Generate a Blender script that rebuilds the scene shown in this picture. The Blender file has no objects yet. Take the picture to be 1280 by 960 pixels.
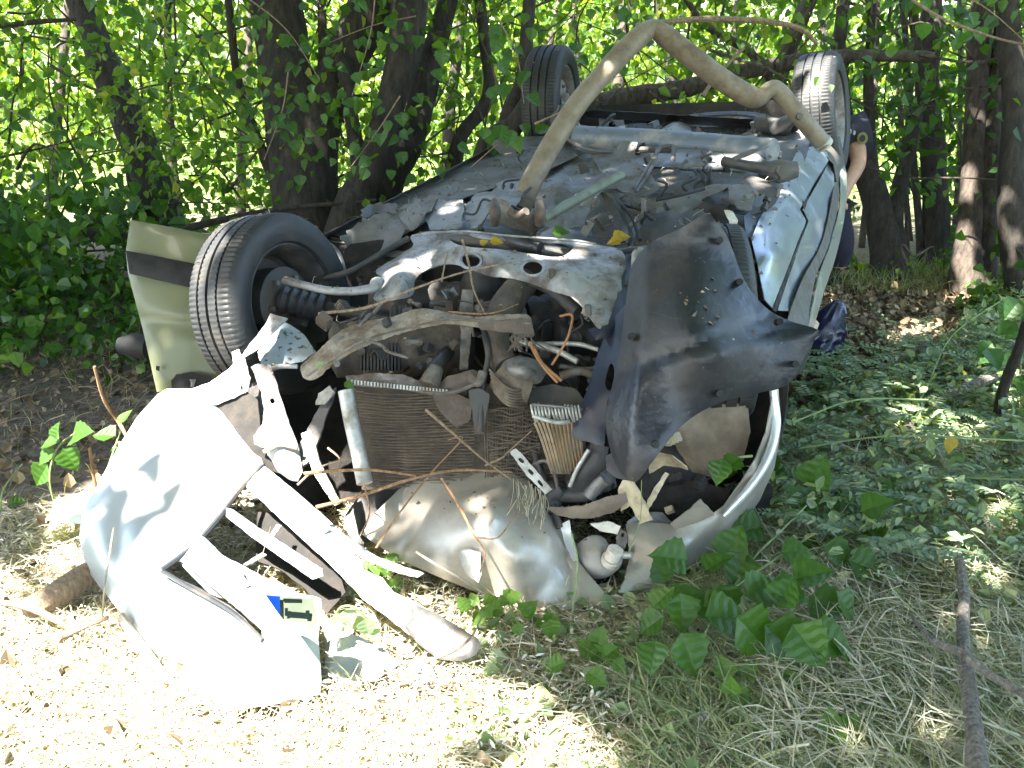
import bpy, math, random
import numpy as np
from mathutils import Vector, Matrix, noise
from mathutils.geometry import delaunay_2d_cdt

random.seed(7)
rng = np.random.default_rng(7)
sc = bpy.context.scene

# ------------------------------------------------------------------ camera
F, H, PITCH = 1300.0, 1.4, math.radians(17.6)
cs, sn = math.cos(PITCH), math.sin(PITCH)
MW = np.array([[1, 0, 0], [0, -sn, cs], [0, -cs, -sn]])
cam = bpy.data.cameras.new('camera')
cam.sensor_width = 36
cam.lens = F / 1280 * 36
cam.clip_start, cam.clip_end = 0.05, 500
camo = bpy.data.objects.new('camera', cam)
sc.collection.objects.link(camo)
camo.location = (0, 0, H)
camo.rotation_euler = (math.radians(90) - PITCH, 0, 0)
sc.camera = camo

# ------------------------------------------------------------------ world and sun
SUN_DIR = Vector((-0.40, -0.30, 0.86)).normalized()       # towards the sun
w = bpy.data.worlds.new('World')
sc.world = w
w.use_nodes = True
nt = w.node_tree
sky = nt.nodes.new('ShaderNodeTexSky')
sky.sky_type = 'NISHITA'
sky.sun_disc = False
sky.sun_elevation = math.asin(SUN_DIR.z)
sky.sun_rotation = math.atan2(SUN_DIR.x, SUN_DIR.y)
sky.air_density = 1.0
sky.dust_density = 2.5
bg = nt.nodes['Background']
bg.inputs['Strength'].default_value = 0.15
nt.links.new(sky.outputs[0], bg.inputs[0])
sl = bpy.data.lights.new('sun', 'SUN')
sl.energy = 5.0
sl.angle = math.radians(0.5)
sl.color = (1, 0.95, 0.86)
so = bpy.data.objects.new('sun', sl)
so.rotation_euler = SUN_DIR.to_track_quat('Z', 'Y').to_euler()
sc.collection.objects.link(so)
sc.view_settings.view_transform = 'Standard'
sc.view_settings.look = 'None'
sc.view_settings.exposure = 3.45
sc.view_settings.gamma = 1
sc.cycles.use_denoising = True
sc.cycles.max_bounces = 8
sc.cycles.transparent_max_bounces = 4
sc.cycles.sample_clamp_indirect = 6

# ------------------------------------------------------------------ measuring helpers
CR = np.array([[0.351, 0.931, -0.098], [-0.43, 0.067, -0.9], [0.832, -0.358, -0.424]])
_u, _, _v = np.linalg.svd(CR)
CR = _u @ _v
CT = np.array([-0.05, -0.3, 3.079])
CAMP = np.array([0, 0, H])


def ray(x, y):
    return np.array([(x - 640) / F, (y - 480) / F, 1.0])


def P(x, y, d):
    return MW @ (ray(x, y) * d) + CAMP


def L(a, b, c):                       # car frame: a rearward, b to the image right, c up out of the underbody
    return MW @ (CR @ np.array([a, b, c]) + CT) + CAMP


def dplane(x, y, ax, val):
    n = CR[:, ax]
    r = ray(x, y)
    return float((n @ (CT + n * val)) / (n @ r))


def depth(x, y, m, v):
    if isinstance(v, tuple):
        m, v = v
    if m == 'd':
        return v
    if m == 'c':
        return dplane(x, y, 2, v)
    if m == 'b':
        return dplane(x, y, 1, v)
    if m == 'a':
        return dplane(x, y, 0, v)
    if m == 'z':
        return (H - v) / (sn + cs * (y - 480) / F)


def Q(x, y, v, m='c'):
    return P(x, y, depth(x, y, m, v))


def pix(p):
    q = MW.T @ (np.asarray(p) - CAMP)
    return 640 + F * q[0] / q[2], 480 + F * q[1] / q[2], q[2]


# ------------------------------------------------------------------ materials
MATS = {}


def mat(name, col, rough=0.6, metal=0.0, dirt=None, dscale=8, damt=0.5, bump=0.0, bscale=40, spec=0.5, speck=None, coat=0.0, grime=0.0, gcol=(0.055, 0.043, 0.033)):
    if name in MATS:
        return MATS[name]
    m = bpy.data.materials.new(name)
    m.use_nodes = True
    nt = m.node_tree
    N, K = nt.nodes, nt.links
    b = N['Principled BSDF']
    b.inputs['Roughness'].default_value = rough
    b.inputs['Metallic'].default_value = metal
    b.inputs['Specular IOR Level'].default_value = spec
    b.inputs['Coat Weight'].default_value = coat
    tc = N.new('ShaderNodeTexCoord')
    out = None
    mx = N.new('ShaderNodeMix')
    mx.data_type = 'RGBA'
    mx.inputs[6].default_value = (*col, 1)
    mx.inputs[7].default_value = (*(dirt or [c * 0.75 for c in col]), 1)
    nz = N.new('ShaderNodeTexNoise')
    nz.inputs['Scale'].default_value = dscale
    nz.inputs['Detail'].default_value = 8
    nz.inputs['Roughness'].default_value = 0.65
    K.new(tc.outputs['Object'], nz.inputs['Vector'])
    rp = N.new('ShaderNodeMapRange')
    rp.inputs[1].default_value = 0.62 - damt * 0.4
    rp.inputs[2].default_value = 0.82 - damt * 0.4
    K.new(nz.outputs['Fac'], rp.inputs[0])
    K.new(rp.outputs[0], mx.inputs[0])
    out = mx.outputs[2]
    if grime > 0:
        gn = N.new('ShaderNodeTexNoise')
        gn.inputs['Scale'].default_value = 22
        gn.inputs['Detail'].default_value = 10
        gn.inputs['Roughness'].default_value = 0.75
        gn.inputs['Distortion'].default_value = 0.6
        K.new(tc.outputs['Object'], gn.inputs['Vector'])
        gr = N.new('ShaderNodeMapRange')
        gr.inputs[1].default_value = 0.48
        gr.inputs[2].default_value = 0.66
        gr.inputs[3].default_value = 0
        gr.inputs[4].default_value = grime
        K.new(gn.outputs['Fac'], gr.inputs[0])
        gm = N.new('ShaderNodeMix')
        gm.data_type = 'RGBA'
        K.new(gr.outputs[0], gm.inputs[0])
        K.new(out, gm.inputs[6])
        gm.inputs[7].default_value = (*gcol, 1)
        out = gm.outputs[2]
    # metal only where the paint or metal is clean
    if metal > 0:
        mm = N.new('ShaderNodeMath')
        mm.operation = 'MULTIPLY_ADD'
        mm.inputs[1].default_value = -metal * 0.8
        mm.inputs[2].default_value = metal
        K.new(rp.outputs[0], mm.inputs[0])
        K.new(mm.outputs[0], b.inputs['Metallic'])
    rr = N.new('ShaderNodeMapRange')
    rr.inputs[3].default_value = rough
    rr.inputs[4].default_value = min(1, rough + 0.35)
    K.new(rp.outputs[0], rr.inputs[0])
    K.new(rr.outputs[0], b.inputs['Roughness'])
    if speck:
        n2 = N.new('ShaderNodeTexNoise')
        n2.inputs['Scale'].default_value = speck[1]
        n2.inputs['Detail'].default_value = 4
        K.new(tc.outputs['Object'], n2.inputs['Vector'])
        r2 = N.new('ShaderNodeMapRange')
        r2.inputs[1].default_value = speck[2]
        r2.inputs[2].default_value = speck[2] + 0.05
        K.new(n2.outputs['Fac'], r2.inputs[0])
        m2 = N.new('ShaderNodeMix')
        m2.data_type = 'RGBA'
        K.new(r2.outputs[0], m2.inputs[0])
        K.new(out, m2.inputs[6])
        m2.inputs[7].default_value = (*speck[0], 1)
        out = m2.outputs[2]
    K.new(out, b.inputs['Base Color'])
    if bump > 0:
        n3 = N.new('ShaderNodeTexNoise')
        n3.inputs['Scale'].default_value = bscale
        n3.inputs['Detail'].default_value = 6
        K.new(tc.outputs['Object'], n3.inputs['Vector'])
        bp = N.new('ShaderNodeBump')
        bp.inputs['Strength'].default_value = bump
        bp.inputs['Distance'].default_value = 0.01
        K.new(n3.outputs['Fac'], bp.inputs['Height'])
        K.new(bp.outputs[0], b.inputs['Normal'])
    MATS[name] = m
    return m


def leafmat(name, stops, trans=0.45, rough=0.5, tr_gain=1.6):
    m = bpy.data.materials.new(name)
    m.use_nodes = True
    nt = m.node_tree
    N, K = nt.nodes, nt.links
    b = N['Principled BSDF']
    b.inputs['Roughness'].default_value = rough
    b.inputs['Specular IOR Level'].default_value = 0.4
    g = N.new('ShaderNodeNewGeometry')
    cr = N.new('ShaderNodeValToRGB')
    e = cr.color_ramp.elements
    while len(e) < len(stops):
        e.new(0.5)
    for i, (p, c) in enumerate(stops):
        e[i].position = p
        e[i].color = (*c, 1)
    K.new(g.outputs['Random Per Island'], cr.inputs[0])
    tc = N.new('ShaderNodeTexCoord')
    nz = N.new('ShaderNodeTexNoise')
    nz.inputs['Scale'].default_value = 60
    nz.inputs['Detail'].default_value = 3
    K.new(tc.outputs['Object'], nz.inputs['Vector'])
    hs = N.new('ShaderNodeHueSaturation')
    mr = N.new('ShaderNodeMapRange')
    mr.inputs[3].default_value = 0.7
    mr.inputs[4].default_value = 1.3
    K.new(nz.outputs['Fac'], mr.inputs[0])
    K.new(mr.outputs[0], hs.inputs['Value'])
    K.new(cr.outputs[0], hs.inputs['Color'])
    K.new(hs.outputs[0], b.inputs['Base Color'])
    if trans > 0:
        t = N.new('ShaderNodeBsdfTranslucent')
        h2 = N.new('ShaderNodeMix')
        h2.data_type = 'RGBA'
        h2.blend_type = 'MULTIPLY'
        h2.inputs[0].default_value = 1
        h2.inputs[7].default_value = (1.55 * tr_gain, 1.4 * tr_gain, 0.35 * tr_gain, 1)
        K.new(hs.outputs[0], h2.inputs[6])
        K.new(h2.outputs[2], t.inputs['Color'])
        mx = N.new('ShaderNodeMixShader')
        mx.inputs[0].default_value = trans
        K.new(b.outputs[0], mx.inputs[1])
        K.new(t.outputs[0], mx.inputs[2])
        K.new(mx.outputs[0], N['Material Output'].inputs[0])
    MATS[name] = m
    return m


def barkmat(name, c1, c2, scale=9):
    m = bpy.data.materials.new(name)
    m.use_nodes = True
    nt = m.node_tree
    N, K = nt.nodes, nt.links
    b = N['Principled BSDF']
    b.inputs['Roughness'].default_value = 0.9
    tc = N.new('ShaderNodeTexCoord')
    mp = N.new('ShaderNodeMapping')
    mp.inputs['Scale'].default_value = (scale, scale, scale * 0.22)
    K.new(tc.outputs['Object'], mp.inputs[0])
    nz = N.new('ShaderNodeTexNoise')
    nz.inputs['Scale'].default_value = 3
    nz.inputs['Detail'].default_value = 9
    nz.inputs['Roughness'].default_value = 0.7
    K.new(mp.outputs[0], nz.inputs['Vector'])
    cr = N.new('ShaderNodeValToRGB')
    cr.color_ramp.elements[0].position = 0.36
    cr.color_ramp.elements[1].position = 0.66
    cr.color_ramp.elements[0].color = (*c1, 1)
    cr.color_ramp.elements[1].color = (*c2, 1)
    K.new(nz.outputs['Fac'], cr.inputs[0])
    K.new(cr.outputs[0], b.inputs['Base Color'])
    bp = N.new('ShaderNodeBump')
    bp.inputs['Strength'].default_value = 0.9
    bp.inputs['Distance'].default_value = 0.02
    K.new(nz.outputs['Fac'], bp.inputs['Height'])
    K.new(bp.outputs[0], b.inputs['Normal'])
    MATS[name] = m
    return m


DUST = (0.30, 0.26, 0.20)
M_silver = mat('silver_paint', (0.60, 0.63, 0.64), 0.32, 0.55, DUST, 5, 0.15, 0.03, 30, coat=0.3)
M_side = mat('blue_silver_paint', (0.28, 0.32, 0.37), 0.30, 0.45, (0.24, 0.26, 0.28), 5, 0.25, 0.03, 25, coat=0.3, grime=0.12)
M_beige = mat('dusty_silver_paint', (0.36, 0.335, 0.29), 0.38, 0.5, (0.34, 0.28, 0.2), 4, 0.3, 0.05, 30, grime=0.18)
M_under = mat('underbody_grey', (0.125, 0.125, 0.122), 0.65, 0.1, (0.075, 0.07, 0.062), 5, 0.45, 0.25, 30, grime=0.4)
M_under2 = mat('underbody_light', (0.175, 0.178, 0.18), 0.5, 0.15, (0.09, 0.085, 0.075), 6, 0.3, 0.15, 30, grime=0.4)
M_sub = mat('subframe_paint', (0.27, 0.275, 0.285), 0.42, 0.15, (0.09, 0.075, 0.062), 9, 0.42, 0.25, 50, speck=((0.10, 0.09, 0.08), 60, 0.67), grime=0.45)
M_dgrey = mat('dark_coated_steel', (0.032, 0.033, 0.035), 0.55, 0.3, (0.07, 0.062, 0.052), 7, 0.5, 0.3, 40, grime=0.5)
M_mgrey = mat('mid_grey_steel', (0.085, 0.088, 0.09), 0.5, 0.4, (0.095, 0.08, 0.062), 8, 0.5, 0.3, 40, grime=0.6)
M_black = mat('black_plastic', (0.018, 0.019, 0.022), 0.40, 0, (0.07, 0.062, 0.05), 5, 0.35, 0.12, 60)
M_liner = mat('scuffed_black_plastic', (0.008, 0.010, 0.016), 0.36, 0, (0.026, 0.024, 0.021), 2.6, 0.42, 0.45, 22, speck=((0.09, 0.085, 0.075), 90, 0.69))
M_blue = mat('blue_black_plastic', (0.010, 0.013, 0.026), 0.4, 0, (0.03, 0.028, 0.028), 6, 0.3, 0.1, 40)
M_void = mat('dark_metal_cavity_shade', (0.022, 0.021, 0.02), 0.8, 0, (0.045, 0.038, 0.033), 12, 0.4, 0.4, 40, spec=0.15)  # near-black colour that puts cavity shade into the backing sheets
M_rubber = mat('tyre_rubber', (0.015, 0.016, 0.017), 0.55, 0, (0.042, 0.038, 0.033), 10, 0.26, 0.1, 80)
M_rim = mat('wheel_steel', (0.26, 0.25, 0.25), 0.5, 0.5, (0.16, 0.12, 0.09), 12, 0.5, 0.2, 60, grime=0.5)
M_rust = mat('rusty_steel', (0.065, 0.048, 0.036), 0.7, 0.1, (0.11, 0.092, 0.076), 12, 0.45, 0.5, 50, grime=0.7)
M_cast = mat('dirty_cast_metal', (0.16, 0.155, 0.15), 0.5, 0.4, (0.075, 0.058, 0.042), 10, 0.5, 0.5, 40, grime=0.8)
M_alu = mat('bare_aluminium', (0.36, 0.36, 0.34), 0.45, 0.5, (0.17, 0.15, 0.12), 14, 0.35, 0.15, 60, grime=0.5)
M_fin = mat('radiator_fin_metal', (0.15, 0.12, 0.088), 0.6, 0.4, (0.07, 0.053, 0.04), 10, 0.5, grime=0.6)
M_copper = mat('dirty_copper_fins', (0.24, 0.17, 0.10), 0.55, 0.5, (0.13, 0.10, 0.065), 10, 0.45, grime=0.4)
M_pipe = mat('beige_painted_pipe', (0.21, 0.17, 0.12), 0.55, 0.1, (0.12, 0.09, 0.06), 7, 0.40, 0.25, 60, speck=((0.22, 0.12, 0.07), 35, 0.68), grime=0.3)
M_rod = mat('green_grey_rod', (0.14, 0.16, 0.11), 0.6, 0.2, (0.10, 0.10, 0.08), 12, 0.4)
M_wire = mat('orange_wire', (0.24, 0.115, 0.045), 0.6)
M_white = mat('white_plastic', (0.62, 0.58, 0.50), 0.5, 0, (0.4, 0.34, 0.26), 20, 0.4, grime=0.4)
M_cream = mat('yellowed_plastic', (0.46, 0.39, 0.26), 0.55, 0, (0.25, 0.2, 0.13), 12, 0.4, grime=0.5)
M_door = mat('silver_paint_reflection_tint', (0.105, 0.115, 0.055), 0.45, 0.15, (0.11, 0.11, 0.07), 6, 0.2, 0.03, 20, coat=0.1)  # silver door; the green reflection of the thicket is put into its colour
M_bumper = mat('silver_bumper_plastic', (0.30, 0.33, 0.33), 0.42, 0.4, (0.24, 0.24, 0.21), 4, 0.2, 0.03, 30, coat=0.3)
M_white_pl = mat('plate_white', (0.065, 0.078, 0.058), 0.9, spec=0.05)
M_plblue = mat('plate_blue', (0.002, 0.012, 0.085), 0.9, spec=0.0)
M_dark = mat('lamp_black', (0.02, 0.02, 0.02), 0.6, spec=0.25)
M_navy = mat('navy_cloth', (0.018, 0.02, 0.035), 0.9, 0, (0.03, 0.03, 0.045), 12, 0.4, 0.4, 50)
M_skin = mat('skin', (0.42, 0.25, 0.17), 0.55, 0, (0.36, 0.2, 0.13), 20, 0.3)
M_hair = mat('dark_hair', (0.02, 0.015, 0.012), 0.7)
M_boot = mat('boot_leather', (0.02, 0.02, 0.02), 0.5)
M_bag = mat('navy_plastic_bag', (0.006, 0.007, 0.03), 0.22, 0, (0.02, 0.02, 0.05), 10, 0.3, 0.3, 30)
M_glass = mat('dark_glass', (0.03, 0.04, 0.04), 0.1)
M_stick = barkmat('grey_stick_bark', (0.07, 0.06, 0.05), (0.26, 0.23, 0.19), 30)
M_twig = barkmat('dry_twig_bark', (0.16, 0.11, 0.07), (0.36, 0.27, 0.18), 30)
M_vine = barkmat('reddish_vine_bark', (0.20, 0.10, 0.05), (0.42, 0.26, 0.14), 30)
M_bark = barkmat('dark_bark', (0.012, 0.010, 0.008), (0.055, 0.044, 0.035))
M_bark2 = barkmat('brown_bark', (0.022, 0.017, 0.013), (0.10, 0.078, 0.06), 10)
M_green_stem = mat('green_stem', (0.16, 0.22, 0.08), 0.6)

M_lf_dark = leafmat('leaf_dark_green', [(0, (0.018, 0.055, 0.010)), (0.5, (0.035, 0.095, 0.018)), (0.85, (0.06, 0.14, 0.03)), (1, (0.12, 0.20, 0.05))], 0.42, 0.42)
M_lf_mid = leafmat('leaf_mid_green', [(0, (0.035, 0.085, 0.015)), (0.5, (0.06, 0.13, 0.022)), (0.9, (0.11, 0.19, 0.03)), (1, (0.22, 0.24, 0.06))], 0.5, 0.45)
M_lf_far = leafmat('leaf_bright_green', [(0, (0.04, 0.085, 0.012)), (0.5, (0.08, 0.135, 0.018)), (1, (0.15, 0.20, 0.03))], 0.5, 0.5, 1.35)
M_lf_cut = leafmat('leaf_grey_green', [(0, (0.07, 0.12, 0.055)), (0.5, (0.14, 0.20, 0.11)), (0.85, (0.22, 0.29, 0.17)), (1, (0.34, 0.33, 0.20))], 0.3, 0.45)
M_lf_big = leafmat('leaf_fresh_green', [(0, (0.022, 0.065, 0.008)), (0.6, (0.04, 0.10, 0.012)), (1, (0.08, 0.17, 0.02))], 0.4, 0.4)
M_lf_yel = leafmat('leaf_yellow', [(0, (0.26, 0.18, 0.02)), (1, (0.3, 0.22, 0.03))], 0.4, 0.5)
M_lf_dry = leafmat('leaf_litter_brown', [(0, (0.07, 0.05, 0.03)), (0.5, (0.17, 0.12, 0.07)), (0.9, (0.30, 0.23, 0.14)), (1, (0.4, 0.34, 0.2))], 0, 0.8)
M_hay = leafmat('hay_blade', [(0, (0.22, 0.20, 0.155)), (0.35, (0.42, 0.39, 0.32)), (0.7, (0.28, 0.28, 0.19)), (1, (0.60, 0.57, 0.49))], 0.2, 0.7)
M_grass = leafmat('grass_blade', [(0, (0.08, 0.12, 0.05)), (0.5, (0.18, 0.22, 0.11)), (1, (0.36, 0.36, 0.22))], 0.3, 0.55)


def ground_mat():
    m = bpy.data.materials.new('soil_with_litter')
    m.use_nodes = True
    nt = m.node_tree
    N, K = nt.nodes, nt.links
    b = N['Principled BSDF']
    b.inputs['Roughness'].default_value = 0.95
    tc = N.new('ShaderNodeTexCoord')
    n1 = N.new('ShaderNodeTexNoise')
    n1.inputs['Scale'].default_value = 1.2
    n1.inputs['Detail'].default_value = 10
    n1.inputs['Roughness'].default_value = 0.7
    n2 = N.new('ShaderNodeTexVoronoi')
    n2.inputs['Scale'].default_value = 45
    n3 = N.new('ShaderNodeTexNoise')
    n3.inputs['Scale'].default_value = 35
    n3.inputs['Detail'].default_value = 6
    for n in (n1, n2, n3):
        K.new(tc.outputs['Object'], n.inputs['Vector'])
    c1 = N.new('ShaderNodeValToRGB')
    c1.color_ramp.elements[0].color = (0.19, 0.155, 0.115, 1)
    c1.color_ramp.elements[1].color = (0.46, 0.42, 0.36, 1)
    c1.color_ramp.elements[0].position = 0.35
    c1.color_ramp.elements[1].position = 0.65
    K.new(n1.outputs['Fac'], c1.inputs[0])
    c2 = N.new('ShaderNodeValToRGB')
    c2.color_ramp.elements[0].color = (0.10, 0.08, 0.058, 1)
    c2.color_ramp.elements[1].color = (0.50, 0.46, 0.38, 1)
    c2.color_ramp.elements[0].position = 0.4
    c2.color_ramp.elements[1].position = 0.7
    K.new(n3.outputs['Fac'], c2.inputs[0])
    mx = N.new('ShaderNodeMix')
    mx.data_type = 'RGBA'
    mx.inputs[0].default_value = 0.45
    K.new(c1.outputs[0], mx.inputs[6])
    K.new(c2.outputs[0], mx.inputs[7])
    # pale dusty soil close by, darker soil farther out, meadow beyond them
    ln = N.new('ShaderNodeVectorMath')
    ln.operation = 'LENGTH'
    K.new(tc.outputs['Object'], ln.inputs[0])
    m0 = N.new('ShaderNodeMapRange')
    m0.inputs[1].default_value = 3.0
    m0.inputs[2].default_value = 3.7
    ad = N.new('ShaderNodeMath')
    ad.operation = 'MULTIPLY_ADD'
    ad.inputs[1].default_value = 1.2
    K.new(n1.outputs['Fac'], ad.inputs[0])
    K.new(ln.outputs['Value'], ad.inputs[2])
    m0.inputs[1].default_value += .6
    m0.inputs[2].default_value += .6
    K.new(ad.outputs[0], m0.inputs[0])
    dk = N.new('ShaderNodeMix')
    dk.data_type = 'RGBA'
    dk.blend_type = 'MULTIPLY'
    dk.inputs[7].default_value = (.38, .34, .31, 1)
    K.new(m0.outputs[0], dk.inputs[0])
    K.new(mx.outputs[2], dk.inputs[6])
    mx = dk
    mr = N.new('ShaderNodeMapRange')
    mr.inputs[1].default_value = 9
    mr.inputs[2].default_value = 12
    K.new(ln.outputs['Value'], mr.inputs[0])
    m2 = N.new('ShaderNodeMix')
    m2.data_type = 'RGBA'
    K.new(mr.outputs[0], m2.inputs[0])
    K.new(mx.outputs[2], m2.inputs[6])
    m2.inputs[7].default_value = (0.12, 0.15, 0.04, 1)
    K.new(m2.outputs[2], b.inputs['Base Color'])
    bp = N.new('ShaderNodeBump')
    bp.inputs['Strength'].default_value = 0.8
    bp.inputs['Distance'].default_value = 0.02
    K.new(n3.outputs['Fac'], bp.inputs['Height'])
    K.new(bp.outputs[0], b.inputs['Normal'])
    return m


# ------------------------------------------------------------------ object helpers
COL = sc.collection
ROOT = {}


def tag(o, label=None, cat=None, group=None, kind=None):
    if label:
        o['label'] = label
    if cat:
        o['category'] = cat
    if group:
        o['group'] = group
    if kind:
        o['kind'] = kind
    return o


def thing(name, loc, label, cat, group=None):
    o = bpy.data.objects.new(name, None)
    o.empty_display_size = 0.1
    o.location = tuple(loc)
    COL.objects.link(o)
    ROOT[o] = np.array(loc, float)
    return tag(o, label, cat, group)


def mk(name, V, Fc, m, parent=None, smooth=True, kind=None, label=None, origin=None):
    """world-space verts -> ONE mesh object (relative to its thing's base)"""
    V = np.asarray(V, float)
    if parent is not None:
        org = ROOT[parent]
    else:
        org = np.array(origin, float) if origin is not None else np.zeros(3)
    me = bpy.data.meshes.new(name)
    me.from_pydata((V - org).tolist(), [], [tuple(int(i) for i in f) for f in Fc])
    me.materials.append(m)
    if smooth:
        me.polygons.foreach_set('use_smooth', [True] * len(me.polygons))
        me.set_sharp_from_angle(angle=math.radians(42))
    me.update()
    o = bpy.data.objects.new(name, me)
    COL.objects.link(o)
    if parent is not None:
        o.parent = parent
        # nested parents sit at the same origin as their thing
    else:
        o.location = tuple(org)
    ROOT[o] = org
    if kind:
        o['kind'] = kind
    if label:
        o['label'] = label
    return o


def mkq(name, V, quads, m, parent=None, kind='stuff', smooth=True, origin=(0, 0, 0)):
    """fast path for very many quads (numpy arrays)"""
    org = ROOT[parent] if parent is not None else np.array(origin, float)
    V = (V - org).astype(np.float32)
    me = bpy.data.meshes.new(name)
    n, k = quads.shape
    me.vertices.add(len(V))
    me.vertices.foreach_set('co', V.ravel())
    me.loops.add(n * k)
    me.loops.foreach_set('vertex_index', quads.astype(np.int32).ravel())
    me.polygons.add(n)
    me.polygons.foreach_set('loop_start', np.arange(0, n * k, k, dtype=np.int32))
    me.polygons.foreach_set('loop_total', np.full(n, k, dtype=np.int32))
    me.polygons.foreach_set('use_smooth', np.full(n, smooth, dtype=bool))
    me.update(calc_edges=True)
    me.materials.append(m)
    o = bpy.data.objects.new(name, me)
    COL.objects.link(o)
    if parent is not None:
        o.parent = parent
    else:
        o.location = tuple(org)
    ROOT[o] = org
    if kind:
        o['kind'] = kind
    return o


def catmull(pts, n, closed=False):
    pts = np.asarray(pts, float)
    N = len(pts)
    out = []
    segs = N if closed else N - 1
    for i in range(segs):
        if closed:
            p0, p1, p2, p3 = pts[i - 1], pts[i], pts[(i + 1) % N], pts[(i + 2) % N]
        else:
            p0 = pts[i - 1] if i > 0 else 2 * pts[0] - pts[1]
            p1, p2 = pts[i], pts[i + 1]
            p3 = pts[i + 2] if i + 2 < N else 2 * pts[-1] - pts[-2]
        for k in range(n):
            t = k / n
            out.append(0.5 * ((2 * p1) + (-p0 + p2) * t + (2 * p0 - 5 * p1 + 4 * p2 - p3) * t * t + (-p0 + 3 * p1 - 3 * p2 + p3) * t ** 3))
    if not closed:
        out.append(pts[-1])
    return np.array(out)


def nz(p, s=1.0):
    return noise.noise(Vector((float(p[0]) * s, float(p[1]) * s, float(p[2]) * s)))


def tube_data(path, rad, sides=10, jit=0.0, js=6.0, flat=1.0, caps=True):
    path = np.asarray(path, float)
    n = len(path)
    rad = np.broadcast_to(np.asarray(rad, float), (n,))
    tan = np.gradient(path, axis=0)
    tan /= np.linalg.norm(tan, axis=1)[:, None] + 1e-12
    up = np.array([0, 0, 1.0]) if abs(tan[0][2]) < 0.9 else np.array([0, 1.0, 0])
    V, Fc = [], []
    u = np.cross(up, tan[0])
    u /= np.linalg.norm(u)
    for i in range(n):
        u = u - tan[i] * (u @ tan[i])
        u /= np.linalg.norm(u)
        v = np.cross(tan[i], u)
        for k in range(sides):
            a = 2 * math.pi * k / sides
            dr = u * math.cos(a) + v * math.sin(a) * flat
            r = rad[i]
            if jit:
                r *= 1 + jit * nz(path[i] + dr * r * 1.0, js) + jit * 0.5 * nz(path[i] + dr * r, js * 4)
            V.append(path[i] + dr * r)
    for i in range(n - 1):
        for k in range(sides):
            a, b = i * sides + k, i * sides + (k + 1) % sides
            Fc.append((a, b, b + sides, a + sides))
    if caps:
        Fc.append(tuple(range(sides))[::-1])
        Fc.append(tuple(range((n - 1) * sides, n * sides)))
    return V, Fc


def merge(parts):
    V, Fc = [], []
    for v, f in parts:
        o = len(V)
        V += [np.asarray(x) for x in v]
        Fc += [tuple(i + o for i in q) for q in f]
    return V, Fc


def tube(name, pts, r, m, parent=None, mode='c', sides=10, sub=6, jit=0.0, js=6, flat=1.0, kind=None, smooth_path=True, label=None):
    W = np.array([Q(x, y, v, mode) for x, y, v in pts])
    if smooth_path and len(W) > 2:
        W = catmull(W, sub)
        rr = np.interp(np.linspace(0, 1, len(W)), np.linspace(0, 1, len(pts)), np.broadcast_to(np.asarray(r, float), (len(pts),)))
    else:
        rr = r
    return mk(name, *tube_data(W, rr, sides, jit, js, flat), m, parent, kind=kind, label=label)


def in_poly(x, y, poly):
    poly = np.asarray(poly, float)
    x, y = np.asarray(x), np.asarray(y)
    r = np.zeros(x.shape, bool)
    j = len(poly) - 1
    for i in range(len(poly)):
        xi, yi = poly[i]
        xj, yj = poly[j]
        cnd = ((yi > y) != (yj > y)) & (x < (xj - xi) * (y - yi) / (yj - yi + 1e-12) + xi)
        r ^= cnd
        j = i
    return r


def tps(ctrl):
    """thin-plate depth surface through (x, y, d) control points"""
    c = np.array(ctrl, float)
    X = c[:, :2] / 100.0
    n = len(c)

    def U(r2):
        return np.where(r2 > 1e-9, 0.5 * r2 * np.log(np.maximum(r2, 1e-9)), 0)
    Kx = U(((X[:, None] - X[None]) ** 2).sum(-1)) + np.eye(n) * 1e-3
    Pm = np.c_[np.ones(n), X]
    A = np.block([[Kx, Pm], [Pm.T, np.zeros((3, 3))]])
    s = np.linalg.lstsq(A, np.r_[c[:, 2], np.zeros(3)], rcond=None)[0]

    def f(x, y):
        q = np.c_[x, y] / 100.0
        return U(((q[:, None] - X[None]) ** 2).sum(-1)) @ s[:n] + np.c_[np.ones(len(q)), q] @ s[n:]
    return f


def resample(poly, step):
    poly = np.asarray(poly, float)
    out = []
    for i in range(len(poly)):
        a, b = poly[i], poly[(i + 1) % len(poly)]
        k = max(1, int(round(np.linalg.norm(b - a) / step)))
        for j in range(k):
            out.append(a + (b - a) * j / k)
    return np.array(out)


def segdist(pts, poly):
    d = np.full(len(pts), 1e9)
    for i in range(len(poly)):
        a, b = poly[i], poly[(i + 1) % len(poly)]
        ab = b - a
        t = np.clip(((pts - a) @ ab) / (ab @ ab + 1e-9), 0, 1)
        d = np.minimum(d, np.linalg.norm(pts - (a + t[:, None] * ab), axis=1))
    return d


AMPK = .8


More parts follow.
